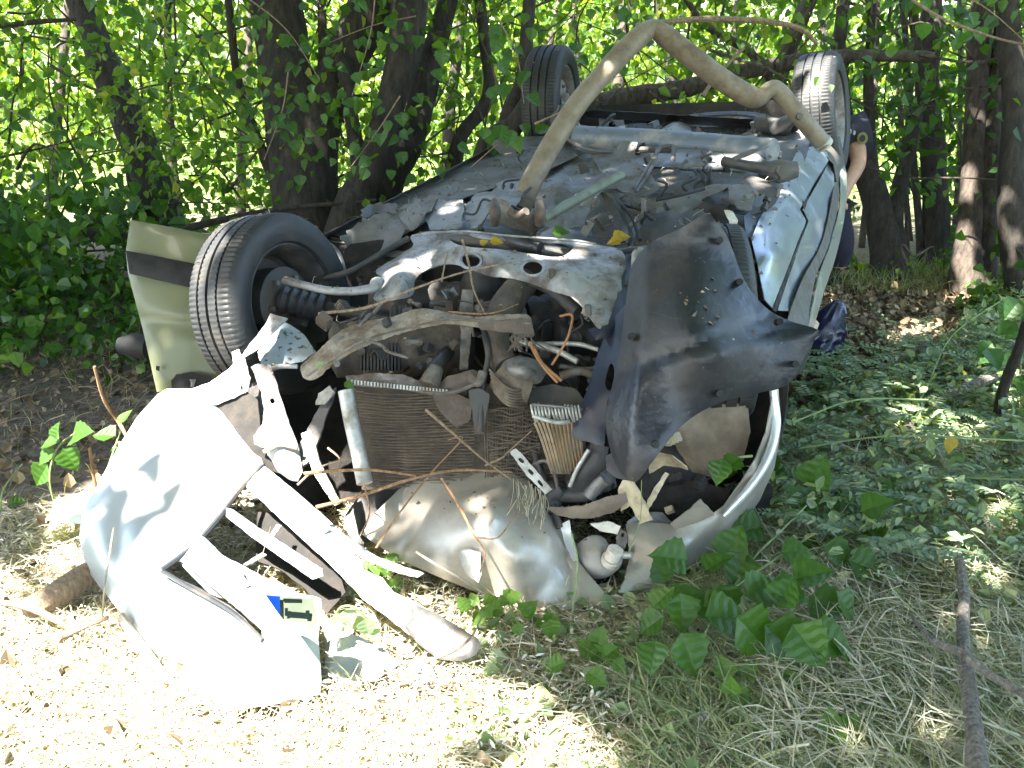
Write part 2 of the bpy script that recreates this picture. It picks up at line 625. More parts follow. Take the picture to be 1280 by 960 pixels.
def sheet(name, outline, m, parent=None, mode='c', inner=(), holes=(), t=0.003, step=9, amp=0.0, fr=8.0, roll=0.0, rollw=8.0,
          sm=None, relief=None, label=None, fine=0.0, jag=1.2):
    """a bent plate of real thickness: outline and control points are measured in the car or on the ground"""
    ctrl = [(x, y, depth(x, y, mode, v)) for x, y, v in list(outline) + list(inner)]
    f = tps(ctrl)
    ol = np.array([(p[0], p[1]) for p in outline], float)
    if sm is None:
        sm = np.ptp(ol, axis=0).max() > 130
    if sm:
        ol = catmull(ol, 4, True)
    ol = resample(ol, step)
    if jag:
        ol = ol + np.array([[noise.noise(Vector((x * .23, y * .23, 1.0))), noise.noise(Vector((x * .23, y * .23, 9.0)))] for x, y in ol]) * jag
    hl = [resample(catmull(np.array(h, float), 3, True), step * 0.7) for h in holes]
    x0, y0 = ol.min(0)
    x1, y1 = ol.max(0)
    gx, gy = np.meshgrid(np.arange(x0, x1, step), np.arange(y0, y1, step * 0.87))
    gx = gx + (np.arange(gx.shape[0]) % 2)[:, None] * step * 0.5
    g = np.c_[gx.ravel(), gy.ravel()]
    ok = in_poly(g[:, 0], g[:, 1], ol) & (segdist(g, ol) > step * 0.45)
    for h in hl:
        ok &= ~in_poly(g[:, 0], g[:, 1], h) & (segdist(g, h) > step * 0.4)
    g = g[ok]
    pts = [Vector(p) for p in ol]
    edges = [(i, (i + 1) % len(ol)) for i in range(len(ol))]
    for h in hl:
        o = len(pts)
        pts += [Vector(p) for p in h]
        edges += [(o + i, o + (i + 1) % len(h)) for i in range(len(h))]
    pts += [Vector(p) for p in g]
    v2, _, tris, *_ = delaunay_2d_cdt(pts, edges, [], 0, 1e-5)
    v2 = np.array([(v.x, v.y) for v in v2])
    tris = np.array([t_ for t_ in tris if len(t_) == 3])
    cen = v2[tris].mean(1)
    keep = in_poly(cen[:, 0], cen[:, 1], ol)
    for h in hl:
        keep &= ~in_poly(cen[:, 0], cen[:, 1], h)
    tris = tris[keep]
    used = np.unique(tris)
    mp = -np.ones(len(v2), int)
    mp[used] = np.arange(len(used))
    v2 = v2[used]
    tris = mp[tris]
    d = f(v2[:, 0], v2[:, 1])
    ed = segdist(v2, ol)
    for h in hl:
        ed = np.minimum(ed, segdist(v2, h))
    if roll:
        d = d + roll * .45 * np.exp(-(ed / (rollw * .7)) ** 2)
    if relief is not None:
        d = d + relief(v2[:, 0], v2[:, 1])
    W = []
    for (x, y), dd, e in zip(v2, d, ed):
        p = P(x, y, dd)
        if amp:
            # shallow waves and sharp folded creases
            q = .30 * nz(p, fr) + .9 * (0.3 - abs(nz(p + 3, fr * 0.7))) + .55 * (0.2 - abs(nz(p + 11, fr * 1.9))) + .12 * nz(p + 7, fr * 5)
            q *= amp * AMPK
            p = P(x, y, dd + q)
        if fine:
            p = P(x, y, pix(p)[2] + fine * nz(p, 70))
        W.append(p)
    W = np.array(W)
    # make triangles face the camera
    a, b, c_ = W[tris[:, 0]], W[tris[:, 1]], W[tris[:, 2]]
    fn = np.cross(b - a, c_ - a)
    fl = (fn * (CAMP - a)).sum(1) < 0
    tris[fl] = tris[fl][:, ::-1]
    fn[fl] *= -1
    vn = np.zeros_like(W)
    for k in range(3):
        np.add.at(vn, tris[:, k], fn)
    vn /= np.linalg.norm(vn, axis=1)[:, None] + 1e-12
    B = W - vn * t
    n = len(W)
    F3 = [tuple(q) for q in tris] + [tuple(q[::-1] + n) for q in tris]
    # rim walls
    ec = {}
    for q in tris:
        for k in range(3):
            e = (q[k], q[(k + 1) % 3])
            ec[e] = ec.get(e, 0) + 1
    V = [*W, *B]
    for (i, j) in list(ec):
        if (j, i) not in ec:
            o = len(V)
            V += [W[i], W[j], B[j], B[i]]
            F3.append((o + 1, o, o + 3, o + 2))
    return mk(name, V, F3, m, parent, label=label)


def box_data(center, ax, ay, az):
    c = np.asarray(center, float)
    V = [c + sx * np.asarray(ax) + sy * np.asarray(ay) + sz * np.asarray(az) for sx in (-1, 1) for sy in (-1, 1) for sz in (-1, 1)]
    return V, [(0, 1, 3, 2), (4, 6, 7, 5), (0, 4, 5, 1), (2, 3, 7, 6), (0, 2, 6, 4), (1, 5, 7, 3)]


def bevel(o, wd=0.004, seg=2):
    md = o.modifiers.new('bevel', 'BEVEL')
    md.width = wd
    md.segments = seg
    return o


def lathe_data(prof, seg=64, shape=None):
    """profile of (x along axis, radius)"""
    V, Fc = [], []
    n = len(prof)
    for k in range(seg):
        a = 2 * math.pi * k / seg
        for i, (x, r) in enumerate(prof):
            rr = r if shape is None else shape(k, i, r)
            V.append((x, rr * math.cos(a), rr * math.sin(a)))
    for k in range(seg):
        k2 = (k + 1) % seg
        for i in range(n - 1):
            Fc.append((k * n + i, k * n + i + 1, k2 * n + i + 1, k2 * n + i))
    return V, Fc


def frame(center, axis, up=(0, 0, 1)):
    x = np.asarray(axis, float)
    x = x / np.linalg.norm(x)
    z = np.asarray(up, float)
    z = z - x * (z @ x)
    z /= np.linalg.norm(z)
    y = np.cross(z, x)
    return np.array(center, float), np.array([x, y, z]).T


def place(vf, fr):
    c, Rm = fr
    V, Fc = vf
    return [c + Rm @ np.asarray(v) for v in V], Fc


# ------------------------------------------------------------------ leaves
def leaves(C_, size, normal, tipdir, fold=0.22, wide=0.42, curl=0.12, hi=False):
    """many leaves as two-sided folded blades; C_ (n,3), size (n,), normal (n,3), tipdir (n,3)"""
    n = len(C_)
    t = tipdir / (np.linalg.norm(tipdir, axis=1)[:, None] + 1e-9)
    nn = normal - t * (normal * t).sum(1)[:, None]
    nn /= np.linalg.norm(nn, axis=1)[:, None] + 1e-9
    s = np.cross(nn, t)
    if hi:
        rows = 11
        wv = np.interp(np.linspace(0, 1, rows), [0, .08, .2, .35, .55, .75, .9, 1], [.05, .62, .95, 1.0, .82, .50, .22, 0.02])
        shp, fc = [], []
        us = (-1, -.66, -.33, 0, .33, .66, 1)
        for r in range(rows):
            v = r / (rows - 1)
            for u in us:
                tooth = (1 + .07 * (-1) ** r) if abs(u) == 1 else 1
                shp.append((u * wv[r] * tooth, v + .10 * abs(u) * (.35 - v), abs(u) * wv[r] + .055 * (-1) ** r * (abs(u) > .2) * (1 - .3 * abs(u))))
        for r in range(rows - 1):
            for c in range(6):
                fc.append((r * 7 + c, (r + 1) * 7 + c, (r + 1) * 7 + c + 1, r * 7 + c + 1))
    else:
        shp = [(0, 0, 0), (-1, .30, 1), (-.72, .68, .8), (0, 1.0, 0), (.72, .68, .8), (1, .30, 1)]
        shp = [(x * wide, y, z) for x, y, z in shp]
        fc = [(0, 1, 2, 3), (0, 3, 4, 5)]
    shp = np.array(shp)
    if hi:
        shp[:, 0] *= wide
    k = len(shp)
    V = (C_[:, None] + size[:, None, None] * (shp[None, :, 0, None] * s[:, None] + shp[None, :, 1, None] * t[:, None]
         + (shp[None, :, 2, None] * fold * wide * 2 - curl * (shp[None, :, 1, None] ** 2)) * nn[:, None]))
    base = (np.arange(n) * k)[:, None, None]
    q = np.array(fc)[None] + base
    return V.reshape(-1, 3), q.reshape(-1, 4)


def leaves_obj(name, C_, size, m, parent=None, kind='stuff', up=0.6, droop=0.5, hi=False, wide=0.42, fold=0.22):
    n = len(C_)
    nr = rng.normal(size=(n, 3)) * 1.0 + np.array([0, -0.25, up])
    td = rng.normal(size=(n, 3)) * 1.0 + np.array([0, 0, -droop])
    if hi:       # degenerate corner quads -> build as tris/quads through from_pydata
        V, q = leaves(C_, size, nr, td, hi=True, wide=wide, fold=fold)
        F3 = [tuple(dict.fromkeys(f)) for f in q.tolist()]
        return mk(name, V, F3, m, parent, kind=kind, smooth=False)
    V, q = leaves(C_, size, nr, td, wide=wide, fold=fold)
    return mkq(name, V, q, m, parent, kind, smooth=False)


def clumps(centers, per, spread):
    c = np.repeat(centers, per, axis=0)
    return c + rng.normal(size=c.shape) * spread


def blades(name, C_, length, width, ang, tilt, m, parent=None, kind='stuff', bend=0.3, wander=0.3):
    n = len(C_)
    k = 4
    dx = np.c_[np.cos(ang) * np.cos(tilt), np.sin(ang) * np.cos(tilt), np.sin(tilt)]
    side = np.c_[-np.sin(ang), np.cos(ang), rng.normal(size=n) * 0.4]
    V = np.zeros((n, k * 2, 3))
    ws = rng.normal(size=n) * wander
    for i in range(k):
        s = i / (k - 1)
        ctr = C_ + dx * (length * s)[:, None] + side * (ws * length * s * s)[:, None]
        ctr[:, 2] -= bend * length * s * s * np.clip(np.sin(tilt), 0, 1)
        ctr[:, 2] += 0.012 * np.sin(s * 3 + ws * 9)
        wd = width * (1 - 0.85 * s ** 2)
        V[:, 2 * i] = ctr - side * wd[:, None]
        V[:, 2 * i + 1] = ctr + side * wd[:, None]
    V[:, :, 2] = np.maximum(V[:, :, 2], 0.003)
    q = np.array([(2 * i, 2 * i + 2, 2 * i + 3, 2 * i + 1) for i in range(k - 1)])
    q = (q[None] + (np.arange(n) * k * 2)[:, None, None]).reshape(-1, 4)
    return mkq(name, V.reshape(-1, 3), q, m, parent, kind, smooth=False)
# ================================================================== SETTING
S = np.array(SUN_DIR)
# gaps in the crowns overhead: where the sun comes through to the ground and the wreck
LIT = [(-60, 690), (30, 640), (100, 605), (170, 505), (330, 462), (385, 520), (470, 620), (600, 760), (650, 800), (735, 835), (770, 905), (760, 1010), (650, 1200), (-500, 1300), (-380, 800), (-120, 820)]
LITS = [(30, 760, 40), (70, 820, 30)]
SPOTS = [  # (x, y, mode, value, radius m)
    (430, 287, 'c', 0, .05), (400, 290, 'c', 0, .03), (560, 270, 'c', 0, .07), (590, 262, 'c', 0, .04), (520, 330, 'c', 0, .06), (487, 350, 'c', 0, .07), (700, 330, 'c', 0, .09), (735, 322, 'c', 0, .06),
    (420, 360, 'c', 0, .03), (640, 228, 'c', 0, .04), (605, 200, 'c', 0, .03), (700, 240, 'c', 0, .04), (690, 205, 'c', 0, .05), (800, 203, 'c', 0, .06), (835, 222, 'c', 0, .04), (840, 160, 'c', 0, .05),
    (910, 195, 'c', 0, .05), (930, 240, 'c', 0, .05), (950, 312, 'c', -.1, .04), (975, 262, 'c', -.1, .04), (1005, 205, 'c', -.05, .06), (800, 355, 'd', 2.7, .03), (870, 290, 'c', .0, .03), (760, 175, 'c', 0, .05),
    (300, 320, 'd', 3.2, .10), (330, 290, 'd', 3.3, .05), (285, 410, 'd', 3.1, .08), (270, 350, 'd', 3.1, .05), (640, 640, 'd', 2.72, .10), (600, 620, 'd', 2.8, .08), (640, 690, 'd', 2.7, .08), (555, 455, 'd', 2.9, .04), (520, 460, 'd', 2.9, .04), (445, 530, 'd', 2.8, .06),
    (700, 650, 'd', 2.7, .05), (345, 410, 'd', 3.0, .06), (350, 560, 'd', 2.8, .12), (430, 600, 'd', 2.8, .05), (625, 440, 'd', 2.9, .04), (770, 690, 'd', 2.8, .03), (965, 560, 'd', 2.8, .06), (920, 620, 'd', 2.85, .05), 
    (1090, 425, 'z', 0, .15), (1128, 412, 'z', 0, .15), (1150, 418, 'z', 0, .15), (1040, 385, 'z', 0, .1), (1050, 440, 'z', 0, .05), (1160, 390, 'z', 0, .06), (1195, 370, 'z', .05, .10), (1215, 360, 'd', 6.3, .12), (1212, 300, 'd', 6.3, .09), (1213, 240, 'd', 6.3, .07), (1270, 310, 'd', 6.0, .04),
    (1060, 945, 'z', 0, .05), (1085, 925, 'z', 0, .05), (1095, 955, 'z', 0, .05), (1215, 905, 'z', 0, .05), (1205, 780, 'z', 0, .04), (1160, 540, 'z', .1, .10), (1140, 505, 'z', .1, .08), (1250, 470, 'z', .2, .10), (1245, 520, 'z', .2, .08), (905, 600, 'z', .2, .06), (1100, 640, 'z', .1, .05),
    (1250, 640, 'z', .1, .09), (1170, 600, 'z', .1, .06), (1240, 700, 'z', .1, .06), (800, 815, 'z', 0, .03), (815, 700, 'z', 0.1, .03), (1130, 670, 'z', 0.1, .04), (1150, 690, 'z', 0, .05), (560, 340, 'c', 0, .03), (860, 60, 'd', 3.8, .06), (780, 110, 'd', 3.6, .05), (720, 190, 'd', 3.5, .06), (50, 560, 'z', .2, .1),
    (170, 410, 'd', 3.6, .03),  (440, 60, 'd', 6, .05), (455, 240, 'd', 6, .05), (445, 290, 'd', 6, .05), (30, 560, 'z', .3, .1)]
SPW = [(Q(x, y, v, m_), r) for x, y, m_, v, r in SPOTS]


def sunfilter(C_, s=0.05, p=0.985):
    """drop the leaves that would close one of the gaps"""
    keep = np.ones(len(C_), bool)
    g = C_ - S * ((C_[:, 2] - 0.12) / S[2])[:, None]
    q = (g - CAMP) @ MW
    ok = q[:, 2] > 0.3
    x = np.where(ok, 640 + F * q[:, 0] / np.maximum(q[:, 2], .3), -9999)
    y = np.where(ok, 480 + F * q[:, 1] / np.maximum(q[:, 2], .3), 5000)
    near = ok & in_poly(x, y, LIT) & (C_[:, 2] > 0.5)
    keep &= ~(near & (rng.random(len(C_)) < p + .013))
    for T, r in SPW:
        dlt = C_ - T
        al = dlt @ S
        dist = np.linalg.norm(dlt - al[:, None] * S, axis=1)
        keep &= ~((al > 0.08) & (dist < r * .85 + s))
    return keep


# ground: one sheet to the horizon, finer near the camera
def gz(x, y):
    return 0.03 * nz((x, y, 0), 1.1) + 0.012 * nz((x, y, 5), 4)


rad_ = [0, .4, .8] + list(np.arange(1.1, 9, .11)) + [9.5, 10.5, 12, 14, 17, 21, 27, 36, 50, 80, 140, 240]
GV, GF = [], []
seg = 150
for r in rad_:
    for k in range(seg):
        a = 2 * math.pi * k / seg
        x, y = r * math.cos(a), r * math.sin(a)
        GV.append((x, y, -0.012 + (gz(x, y) if r < 12 else 0)))
for i in range(len(rad_) - 1):
    for k in range(seg):
        a, b = i * seg + k, i * seg + (k + 1) % seg
        GF.append((a, a + seg, b + seg, b))
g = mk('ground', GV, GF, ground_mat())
tag(g, 'brown soil strewn with hay and dead leaves under the wrecked car', 'ground', kind='structure')


def trunk_data(pts, d, extend=True, sub=5, jit=0.16, up=4.5, sides=14):
    W, R = [], []
    for p in pts:
        dd = p[3] if len(p) > 3 else d
        W.append(P(p[0], p[1], dd))
        R.append(p[2] * 0.5 / F * dd)
    if extend:
        b = W[0].copy()
        if b[2] > 0.05:
            b2 = b.copy()
            b2[2] = -0.08
            b2[0] -= (W[1] - W[0])[0] * 0.3
            W.insert(0, b2)
            R.insert(0, R[0] * 1.25)
        if pts[-1][1] <= 12 and up:
            dr = W[-1] - W[-2]
            dr = dr / np.linalg.norm(dr)
            dr[2] = max(dr[2], .6)
            for k in (1, 2):
                W.append(W[-1] + dr * up * 0.5 + rng.normal(size=3) * .12)
                R.append(R[-1] * 0.62)
    n0 = len(W)
    Wc = catmull(W, sub)
    Rc = np.interp(np.linspace(0, 1, len(Wc)), np.linspace(0, 1, n0), R)
    return tube_data(Wc, Rc, sides, jit, 5.0)


TREES = []


def tree(label, stems, d, bark, name='tree', cat='tree', group='trees and stems of the thicket'):
    b = P(stems[0][0][0], stems[0][0][1], d)
    base = (b[0], b[1], 0)
    t = thing(name, base, label, cat, group)
    for i, st in enumerate(stems):
        mk('trunk', *trunk_data(st, d), bark, t)
    TREES.append((t, np.array(base)))
    return t


tree('dark trunk leaning left deep in the leaves at the far left', [[(215, 300, 44), (172, 180, 46), (135, 90, 40), (100, 0, 34)], [(150, 130, 16), (110, 60, 12), (105, 0, 10)]], 6.8, M_bark)
tree('thickest dark tree forking into several stems above the open car door', [[(382, 285, 84), (372, 170, 78), (356, 80, 62), (350, 0, 58)], [(392, 190, 62), (425, 90, 50), (465, 0, 56)],
     [(352, 200, 26), (340, 110, 26), (322, 0, 24)], [(372, 260, 20), (398, 120, 13), (402, 0, 11)], [(348, 250, 14), (300, 110, 10), (285, 0, 10)]], 5.9, M_bark)
tree('mottled trunk behind the left sill with sun flecks at its foot', [[(432, 290, 50), (466, 200, 38), (496, 100, 36), (512, 0, 44)], [(455, 260, 26), (440, 150, 18), (425, 60, 16)]], 5.7, M_bark)
tree('slim dark tree curving up between the mottled trunk and the far wheel', [[(480, 240, 44), (515, 170, 36), (536, 80, 34), (560, 0, 26)], [(570, 190, 20), (610, 120, 16), (600, 0, 14)]], 6.2, M_bark)
tree('narrow stem rising beside the left raised wheel', [[(635, 170, 30), (655, 100, 22), (662, 0, 16)], [(600, 200, 22), (650, 150, 26, 5.4), (688, 60, 12)]], 5.6, M_bark)
tree('leaning stem behind the right raised wheel', [[(950, 170, 22), (975, 100, 18), (1010, 0, 22)], [(968, 110, 12), (880, 30, 9), (858, 0, 8)]], 6.9, M_bark2)
tree('forked dark tree right of the person with a low bend', [[(1112, 352, 46), (1096, 250, 34), (1060, 170, 24), (1048, 60, 18), (1055, 0, 16)], [(1125, 350, 30), (1120, 260, 20), (1150, 120, 14), (1140, 0, 12)], [(1100, 300, 14), (1085, 120, 12), (1090, 0, 10)]], 6.7, M_bark)
tree('straight dark trunk beside the bright gap in the thicket', [[(1172, 335, 36), (1168, 220, 32), (1160, 100, 26), (1165, 0, 26)], [(1150, 300, 10), (1135, 120, 9), (1128, 0, 8)]], 7.2, M_bark)
tree('brown trunk with a sunlit streak and flared foot at right', [[(1212, 372, 40), (1213, 300, 30), (1216, 200, 28), (1222, 90, 26), (1228, 0, 30)], [(1192, 368, 20), (1204, 280, 15), (1210, 170, 12), (1215, 60, 10)], [(1232, 365, 26), (1236, 200, 30), (1250, 60, 20), (1255, 0, 18)]], 6.3, M_bark2)
tree('dark wide trunk at the right edge with one sun fleck', [[(1278, 360, 42), (1265, 260, 36), (1270, 130, 32), (1258, 0, 28)], [(1300, 370, 50), (1310, 200, 40), (1305, 0, 36)]], 5.9, M_bark)
tree('low dark limb tree at the left edge', [[(-90, 330, 60), (-60, 180, 50), (-40, 0, 44)], [(-60, 292, 24), (60, 288, 19), (172, 296, 13), (330, 264, 6), (470, 250, 5)], [(-80, 60, 12), (10, 32, 7), (95, 24, 5)]], 5.6, M_bark)
SAPL = [(230, 330, 8.2, -20, 14), (300, 320, 8.6, 15, 16), (60, 330, 8.4, 25, 16), (560, 220, 8.5, 20, 18), (730, 200, 8.8, -15, 14), (770, 210, 9.2, 12, 20), (845, 205, 8.6, -22, 14), (905, 215, 9.0, 18, 16), (1075, 330, 7.9, 22, 9), (1140, 330, 8.3, -18, 9), (1190, 335, 8.0, 10, 8), (1245, 340, 8.4, -12, 12), (1020, 300, 8.6, 10, 14), (1350, 350, 7.6, 14, 30), (1098, 335, 7.3, -14, 7), (1135, 335, 7.5, 20, 6), (1225, 345, 7.1, -8, 7), (1255, 345, 6.9, -20, 8), (680, 200, 9.0, 20, 12)]
ORD = ['leftmost', 'second', 'third', 'fourth', 'fifth', 'sixth', 'seventh', 'eighth', 'ninth', 'tenth', 'eleventh', 'twelfth', 'thirteenth', 'fourteenth', 'fifteenth', 'sixteenth', 'seventeenth', 'eighteenth', 'rightmost']
for i, (x, y, d, lean, wd) in enumerate(sorted(SAPL)):
    t = tree(('%s of the thin saplings behind the wreck, leaning %s' if i in (0, 18) else '%s from the left of the thin saplings behind the wreck, leaning %s') % (ORD[i], 'right' if lean > 0 else 'left'), [[(x, y, wd), (x + lean * .4 + rng.normal() * 6, y * .55, wd * .8), (x + lean, 0, wd * .7)]], d, M_bark if i % 2 else M_bark2, 'sapling', 'sapling', 'thin saplings behind the wreck')

# shade trees round the camera, out of view, whose crowns close over the scene
SHADE = []
for lb, x, y in [('tall shade tree left of the camera', -7.5, .5), ('tall shade tree behind the camera', -2.5, -3.5), ('tall shade tree right of the camera', 4.5, -1.5), ('tall shade tree right of the wreck', 5.2, 4.6), ('tall shade tree far left of the wreck', -7.2, 6)]:
    t = thing('shade_tree', (x, y, 0), lb, 'tree', 'shade trees around the clearing')
    W = catmull([(x, y, -.1), (x + .1, y, 1.5), (x - .05, y + .1, 3.2), (x + .1, y, 5), (x, y, 6.6)], 4)
    mk('trunk', *tube_data(W, np.linspace(.26, .09, len(W)), 12, .12, 3), M_bark, t)
    bs = []
    for k in range(7):
        a = k * .9 + x
        W = catmull([(x, y, 3.2 + k * .35), (x + math.cos(a) * 1.3, y + math.sin(a) * 1.3, 4.1 + k * .3), (x + math.cos(a) * 3, y + math.sin(a) * 3, 4.7 + k * .25)], 5)
        bs.append(tube_data(W, np.linspace(.09, .02, len(W)), 7, .1, 3))
    mk('limb', *merge(bs), M_bark, t)
    SHADE.append((t, np.array([x, y, 0])))


def assign(C_, lst):
    D = np.stack([((C_[:, :2] - b[:2]) ** 2).sum(1) for _, b in lst])
    return D.argmin(0)


# overhead canopy
n = 3600
cc = np.c_[rng.uniform(-9, 6.5, n), rng.uniform(-7, 6.4, n), rng.uniform(3.6, 6.8, n)]
cc = cc[(cc[:, 0] < 1.4) | (rng.random(n) < .3)]
CL = clumps(cc, 44, (.42, .42, .28))
CL = CL[CL[:, 1] < 7]
k_ = sunfilter(CL, .045)
CL = CL[k_]
BL = []  # leaf clumps added along sun rays to shade parts of the wreck
for x0, x1, y0, y1, d, k in ((790, 1010, 300, 490, 2.6, 60), (165, 300, 290, 380, 3.65, 22), (95, 125, 620, 720, 2.78, 3), (700, 960, 560, 720, 2.85, 26), (590, 780, 380, 560, 2.95, 26)):
    for _ in range(k):
        BL.append(P(rng.uniform(x0, x1), rng.uniform(y0, y1), d) + S * rng.uniform(4.3, 6.5))
CL = np.vstack([CL, clumps(np.array(BL), 14, (.10, .10, .08))])
a_ = assign(CL, SHADE)
for i, (t, b) in enumerate(SHADE):
    c = CL[a_ == i]
    leaves_obj('crown', c, rng.uniform(.12, .2, len(c)), M_lf_mid, t, up=1.2)


# understorey foliage, each leaf in the crown of the nearest stem
def field(n, x0, x1, y0, y1, d0, d1, per, spread, mask=None):
    x = rng.uniform(x0, x1, n)
    y = rng.uniform(y0, y1, n)
    d = rng.uniform(d0, d1, n)
    C_ = (np.c_[(x - 640) / F * d, (y - 480) / F * d, d]) @ MW.T + CAMP
    C_ = clumps(C_, per, spread)
    C_ = C_[C_[:, 2] > 0.06]
    if mask is not None:
        q = (C_ - CAMP) @ MW
        C_ = C_[mask(640 + F * q[:, 0] / q[:, 2], 480 + F * q[:, 1] / q[:, 2], q[:, 2])]
    return C_[sunfilter(C_, .05)]


def put(C_, m, s0, s1, near=9.0, **kw):
    a = assign(C_, TREES)
    for i, (t, b) in enumerate(TREES):
        c = C_[a == i]
        if len(c) > 3:
            leaves_obj('crown', c, rng.uniform(s0, s1, len(c)), m, t, **kw)


def free(x, y, d):
    # nothing grows through the wreck or in front of it
    w_ = (x > 150) & (y > 250) & (d < 5.2)
    w2 = (x > 470) & (x < 1060) & (y > 60) & (d < 5.9)
    w3 = (x > 1000) & (x < 1110) & (y > 100) & (d < 7.2)
    w5 = (x > 325) & (x < 470) & (d < 6.1) & (y < 300)
    w4 = (x > 300) & (y > 130) & (y > 330 - (x - 300) * .55) & (d < 5.0)
    return ~(w_ | w2 | w3 | w4 | (w5 & (rng.random(np.shape(x)) < .45)))


opening = lambda x, y, d: free(x, y, d) & ~((((x - 1192 + 10) / 10) ** 2 < 0) | ((((x - 1146) / 34) ** 2 + ((y - 300) / 62) ** 2) < 1) | ((((x - 128) / 38) ** 2 + ((y - 345) / 42) ** 2) < 1) & (rng.random(len(x)) < .8) | ((((x - 35) / 24) ** 2 + ((y - 158) / 16) ** 2) < 1) | ((((x - 92) / 22) ** 2 + ((y - 10) / 22) ** 2) < 1))
put(field(520, -500, 600, -300, 300, 5.2, 7.8, 30, (.24, .24, .2), opening), M_lf_mid, .03, .085, droop=1.2, wide=.36)
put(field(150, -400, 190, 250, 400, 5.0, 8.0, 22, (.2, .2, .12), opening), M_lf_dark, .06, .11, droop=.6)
put(field(260, 470, 1060, -250, 120, 6.0, 8.0, 18, (.2, .2, .15), opening), M_lf_mid, .035, .095, droop=1.2, wide=.34)
put(field(520, 1040, 1700, -300, 330, 5.8, 8.6, 16, (.24, .24, .2), opening), M_lf_dark, .05, .10, droop=.8)
put(field(1350, -500, 1800, -300, 330, 8.0, 12.0, 28, (.28, .28, .2), opening), M_lf_mid, .04, .085)

FB = field(2300, -900, 2300, -350, 260, 12.5, 20.0, 26, (.5, .5, .35), lambda x, y, d: ~(((x - 1146) / 60) ** 2 + ((y - 290) / 70) ** 2 < 1) & ~(((x - 130) / 60) ** 2 + ((y - 345) / 50) ** 2 < 1))
fb = leaves_obj('far_hedge', FB, rng.uniform(.08, .16, len(FB)), M_lf_far)
FW = field(1500, -1500, 2900, -420, 200, 21.0, 30.0, 22, (1.0, 1.0, .6))
fw = leaves_obj('distant_wood', FW, rng.uniform(.25, .45, len(FW)), M_lf_far)
tag(fw, 'pale green wood far beyond the thicket', 'wood', kind='stuff')
tag(fb, 'bright sunlit hedge seen through the gaps far behind the trees', 'hedge', kind='stuff')

# thin bare twigs and hanging vines in the thicket
tw = []
for i in range(330):
    x, y, d = rng.uniform(-50, 1330), rng.uniform(-40, 330), rng.uniform(5.8, 8.2)
    if not free(np.array([x]), np.array([y]), np.array([d]))[0]:
        continue
    a = rng.normal() * .9 + (math.pi / 2 if rng.random() < .65 else 0)
    ln = rng.uniform(.35, 1.3)
    p = P(x, y, d)
    dr = np.array([math.cos(a), rng.normal() * .3, math.sin(a)])
    W = catmull([p, p + dr * ln * .35 + rng.normal(size=3) * .05, p + dr * ln * .7 + rng.normal(size=3) * .08, p + dr * ln + rng.normal(size=3) * .12], 3)
    W = W[W[:, 2] > .0]
    if len(W) > 3:
        tw.append(tube_data(W, np.linspace(rng.uniform(.005, .011), .002, len(W)), 5))
o = mk('thicket_twigs', *merge(tw), M_bark2)
tag(o, 'tangle of thin bare twigs and vines between the trunks', 'twigs', kind='stuff')


def stick(label, pts, r, m, mode='z', name='stick', cat='stick', group=None, jit=.2, sides=8, sub=6):
    W = [Q(x, y, v, mode) for x, y, v in pts]
    b = W[0]
    o = mk(name, *tube_data(catmull(W, sub), np.interp(np.linspace(0, 1, (len(W) - 1) * sub + 1), np.linspace(0, 1, len(pts)), np.broadcast_to(np.asarray(r, float), (len(pts),))), sides, jit, 25), m, origin=b)
    return tag(o, label, cat, group)


stick('long fallen bough lying across behind the raised wheels', [(700, 140, 6.6), (790, 120, 6.6), (850, 112, 6.5), (920, 92, 6.4), (1000, 76, 6.3), (1080, 70, 6.2), (1168, 71, 6.1)], [.07, .06, .055, .052, .045, .038, .03], M_bark2, 'd', 'fallen_bough', 'branch', sides=12)
stick('thin pale branch arching above the fallen bough', [(795, 32, 5.6), (870, 24, 5.6), (950, 26, 5.6), (1000, 36, 5.6), (1022, 56, 5.6)], [.014, .016, .016, .014, .01], M_twig, 'd', 'branch', 'branch')
stick('leafless twig hanging in front of the trees at top right', [(1140, 0, 4.2), (1180, 24, 4.2), (1240, 46, 4.2), (1290, 58, 4.1)], [.006, .006, .005, .004], M_twig, 'd', 'branch', 'branch')
stick('straight thin shoot leaning behind the bent pipe', [(878, 120, 5.9), (900, 90, 5.9), (930, 60, 5.9)], [.014, .012, .008], M_twig, 'd', 'branch', 'branch')
stick('grey stick crossing the hay at lower right, running to the bottom edge', [(1196, 680, .14), (1204, 740, .15), (1204, 800, .14), (1212, 870, .13), (1222, 950, .13), (1228, 1010, .12)], [.010, .014, .013, .016, .019, .018], M_stick)
stick('bent brown stick lying over the grey stick at lower right', [(1140, 770, .14), (1165, 800, .16), (1200, 815, .17), (1240, 845, .16), (1300, 880, .15)], [.004, .008, .010, .009, .008], M_stick)
stick('broken grey branch with a pale splintered end among cut leaves', [(1170, 497, .14), (1200, 487, .18), (1225, 478, .2), (1245, 470, .22)], [.018, .02, .022, .016], M_stick)
stick('dark low root on the ground beside the wreck', [(1085, 488, .03), (1110, 462, .06), (1140, 440, .06), (1165, 430, .04)], [.02, .026, .024, .012], M_stick)
stick('thin grey twig under the cut leaves right of the car', [(1005, 592, .05), (1030, 572, .1), (1050, 558, .12)], [.007, .01, .008], M_stick)
stick('brown bough half buried in cut leaves at right', [(1060, 560, .05), (1105, 548, .1), (1150, 530, .12)], [.03, .034, .02], M_bark2)
stick('dark leaning stem at the right edge above the leaf heap', [(1248, 520, .12), (1256, 480, .25), (1272, 440, .4), (1285, 400, .55)], [.022, .02, .018, .018], M_bark)
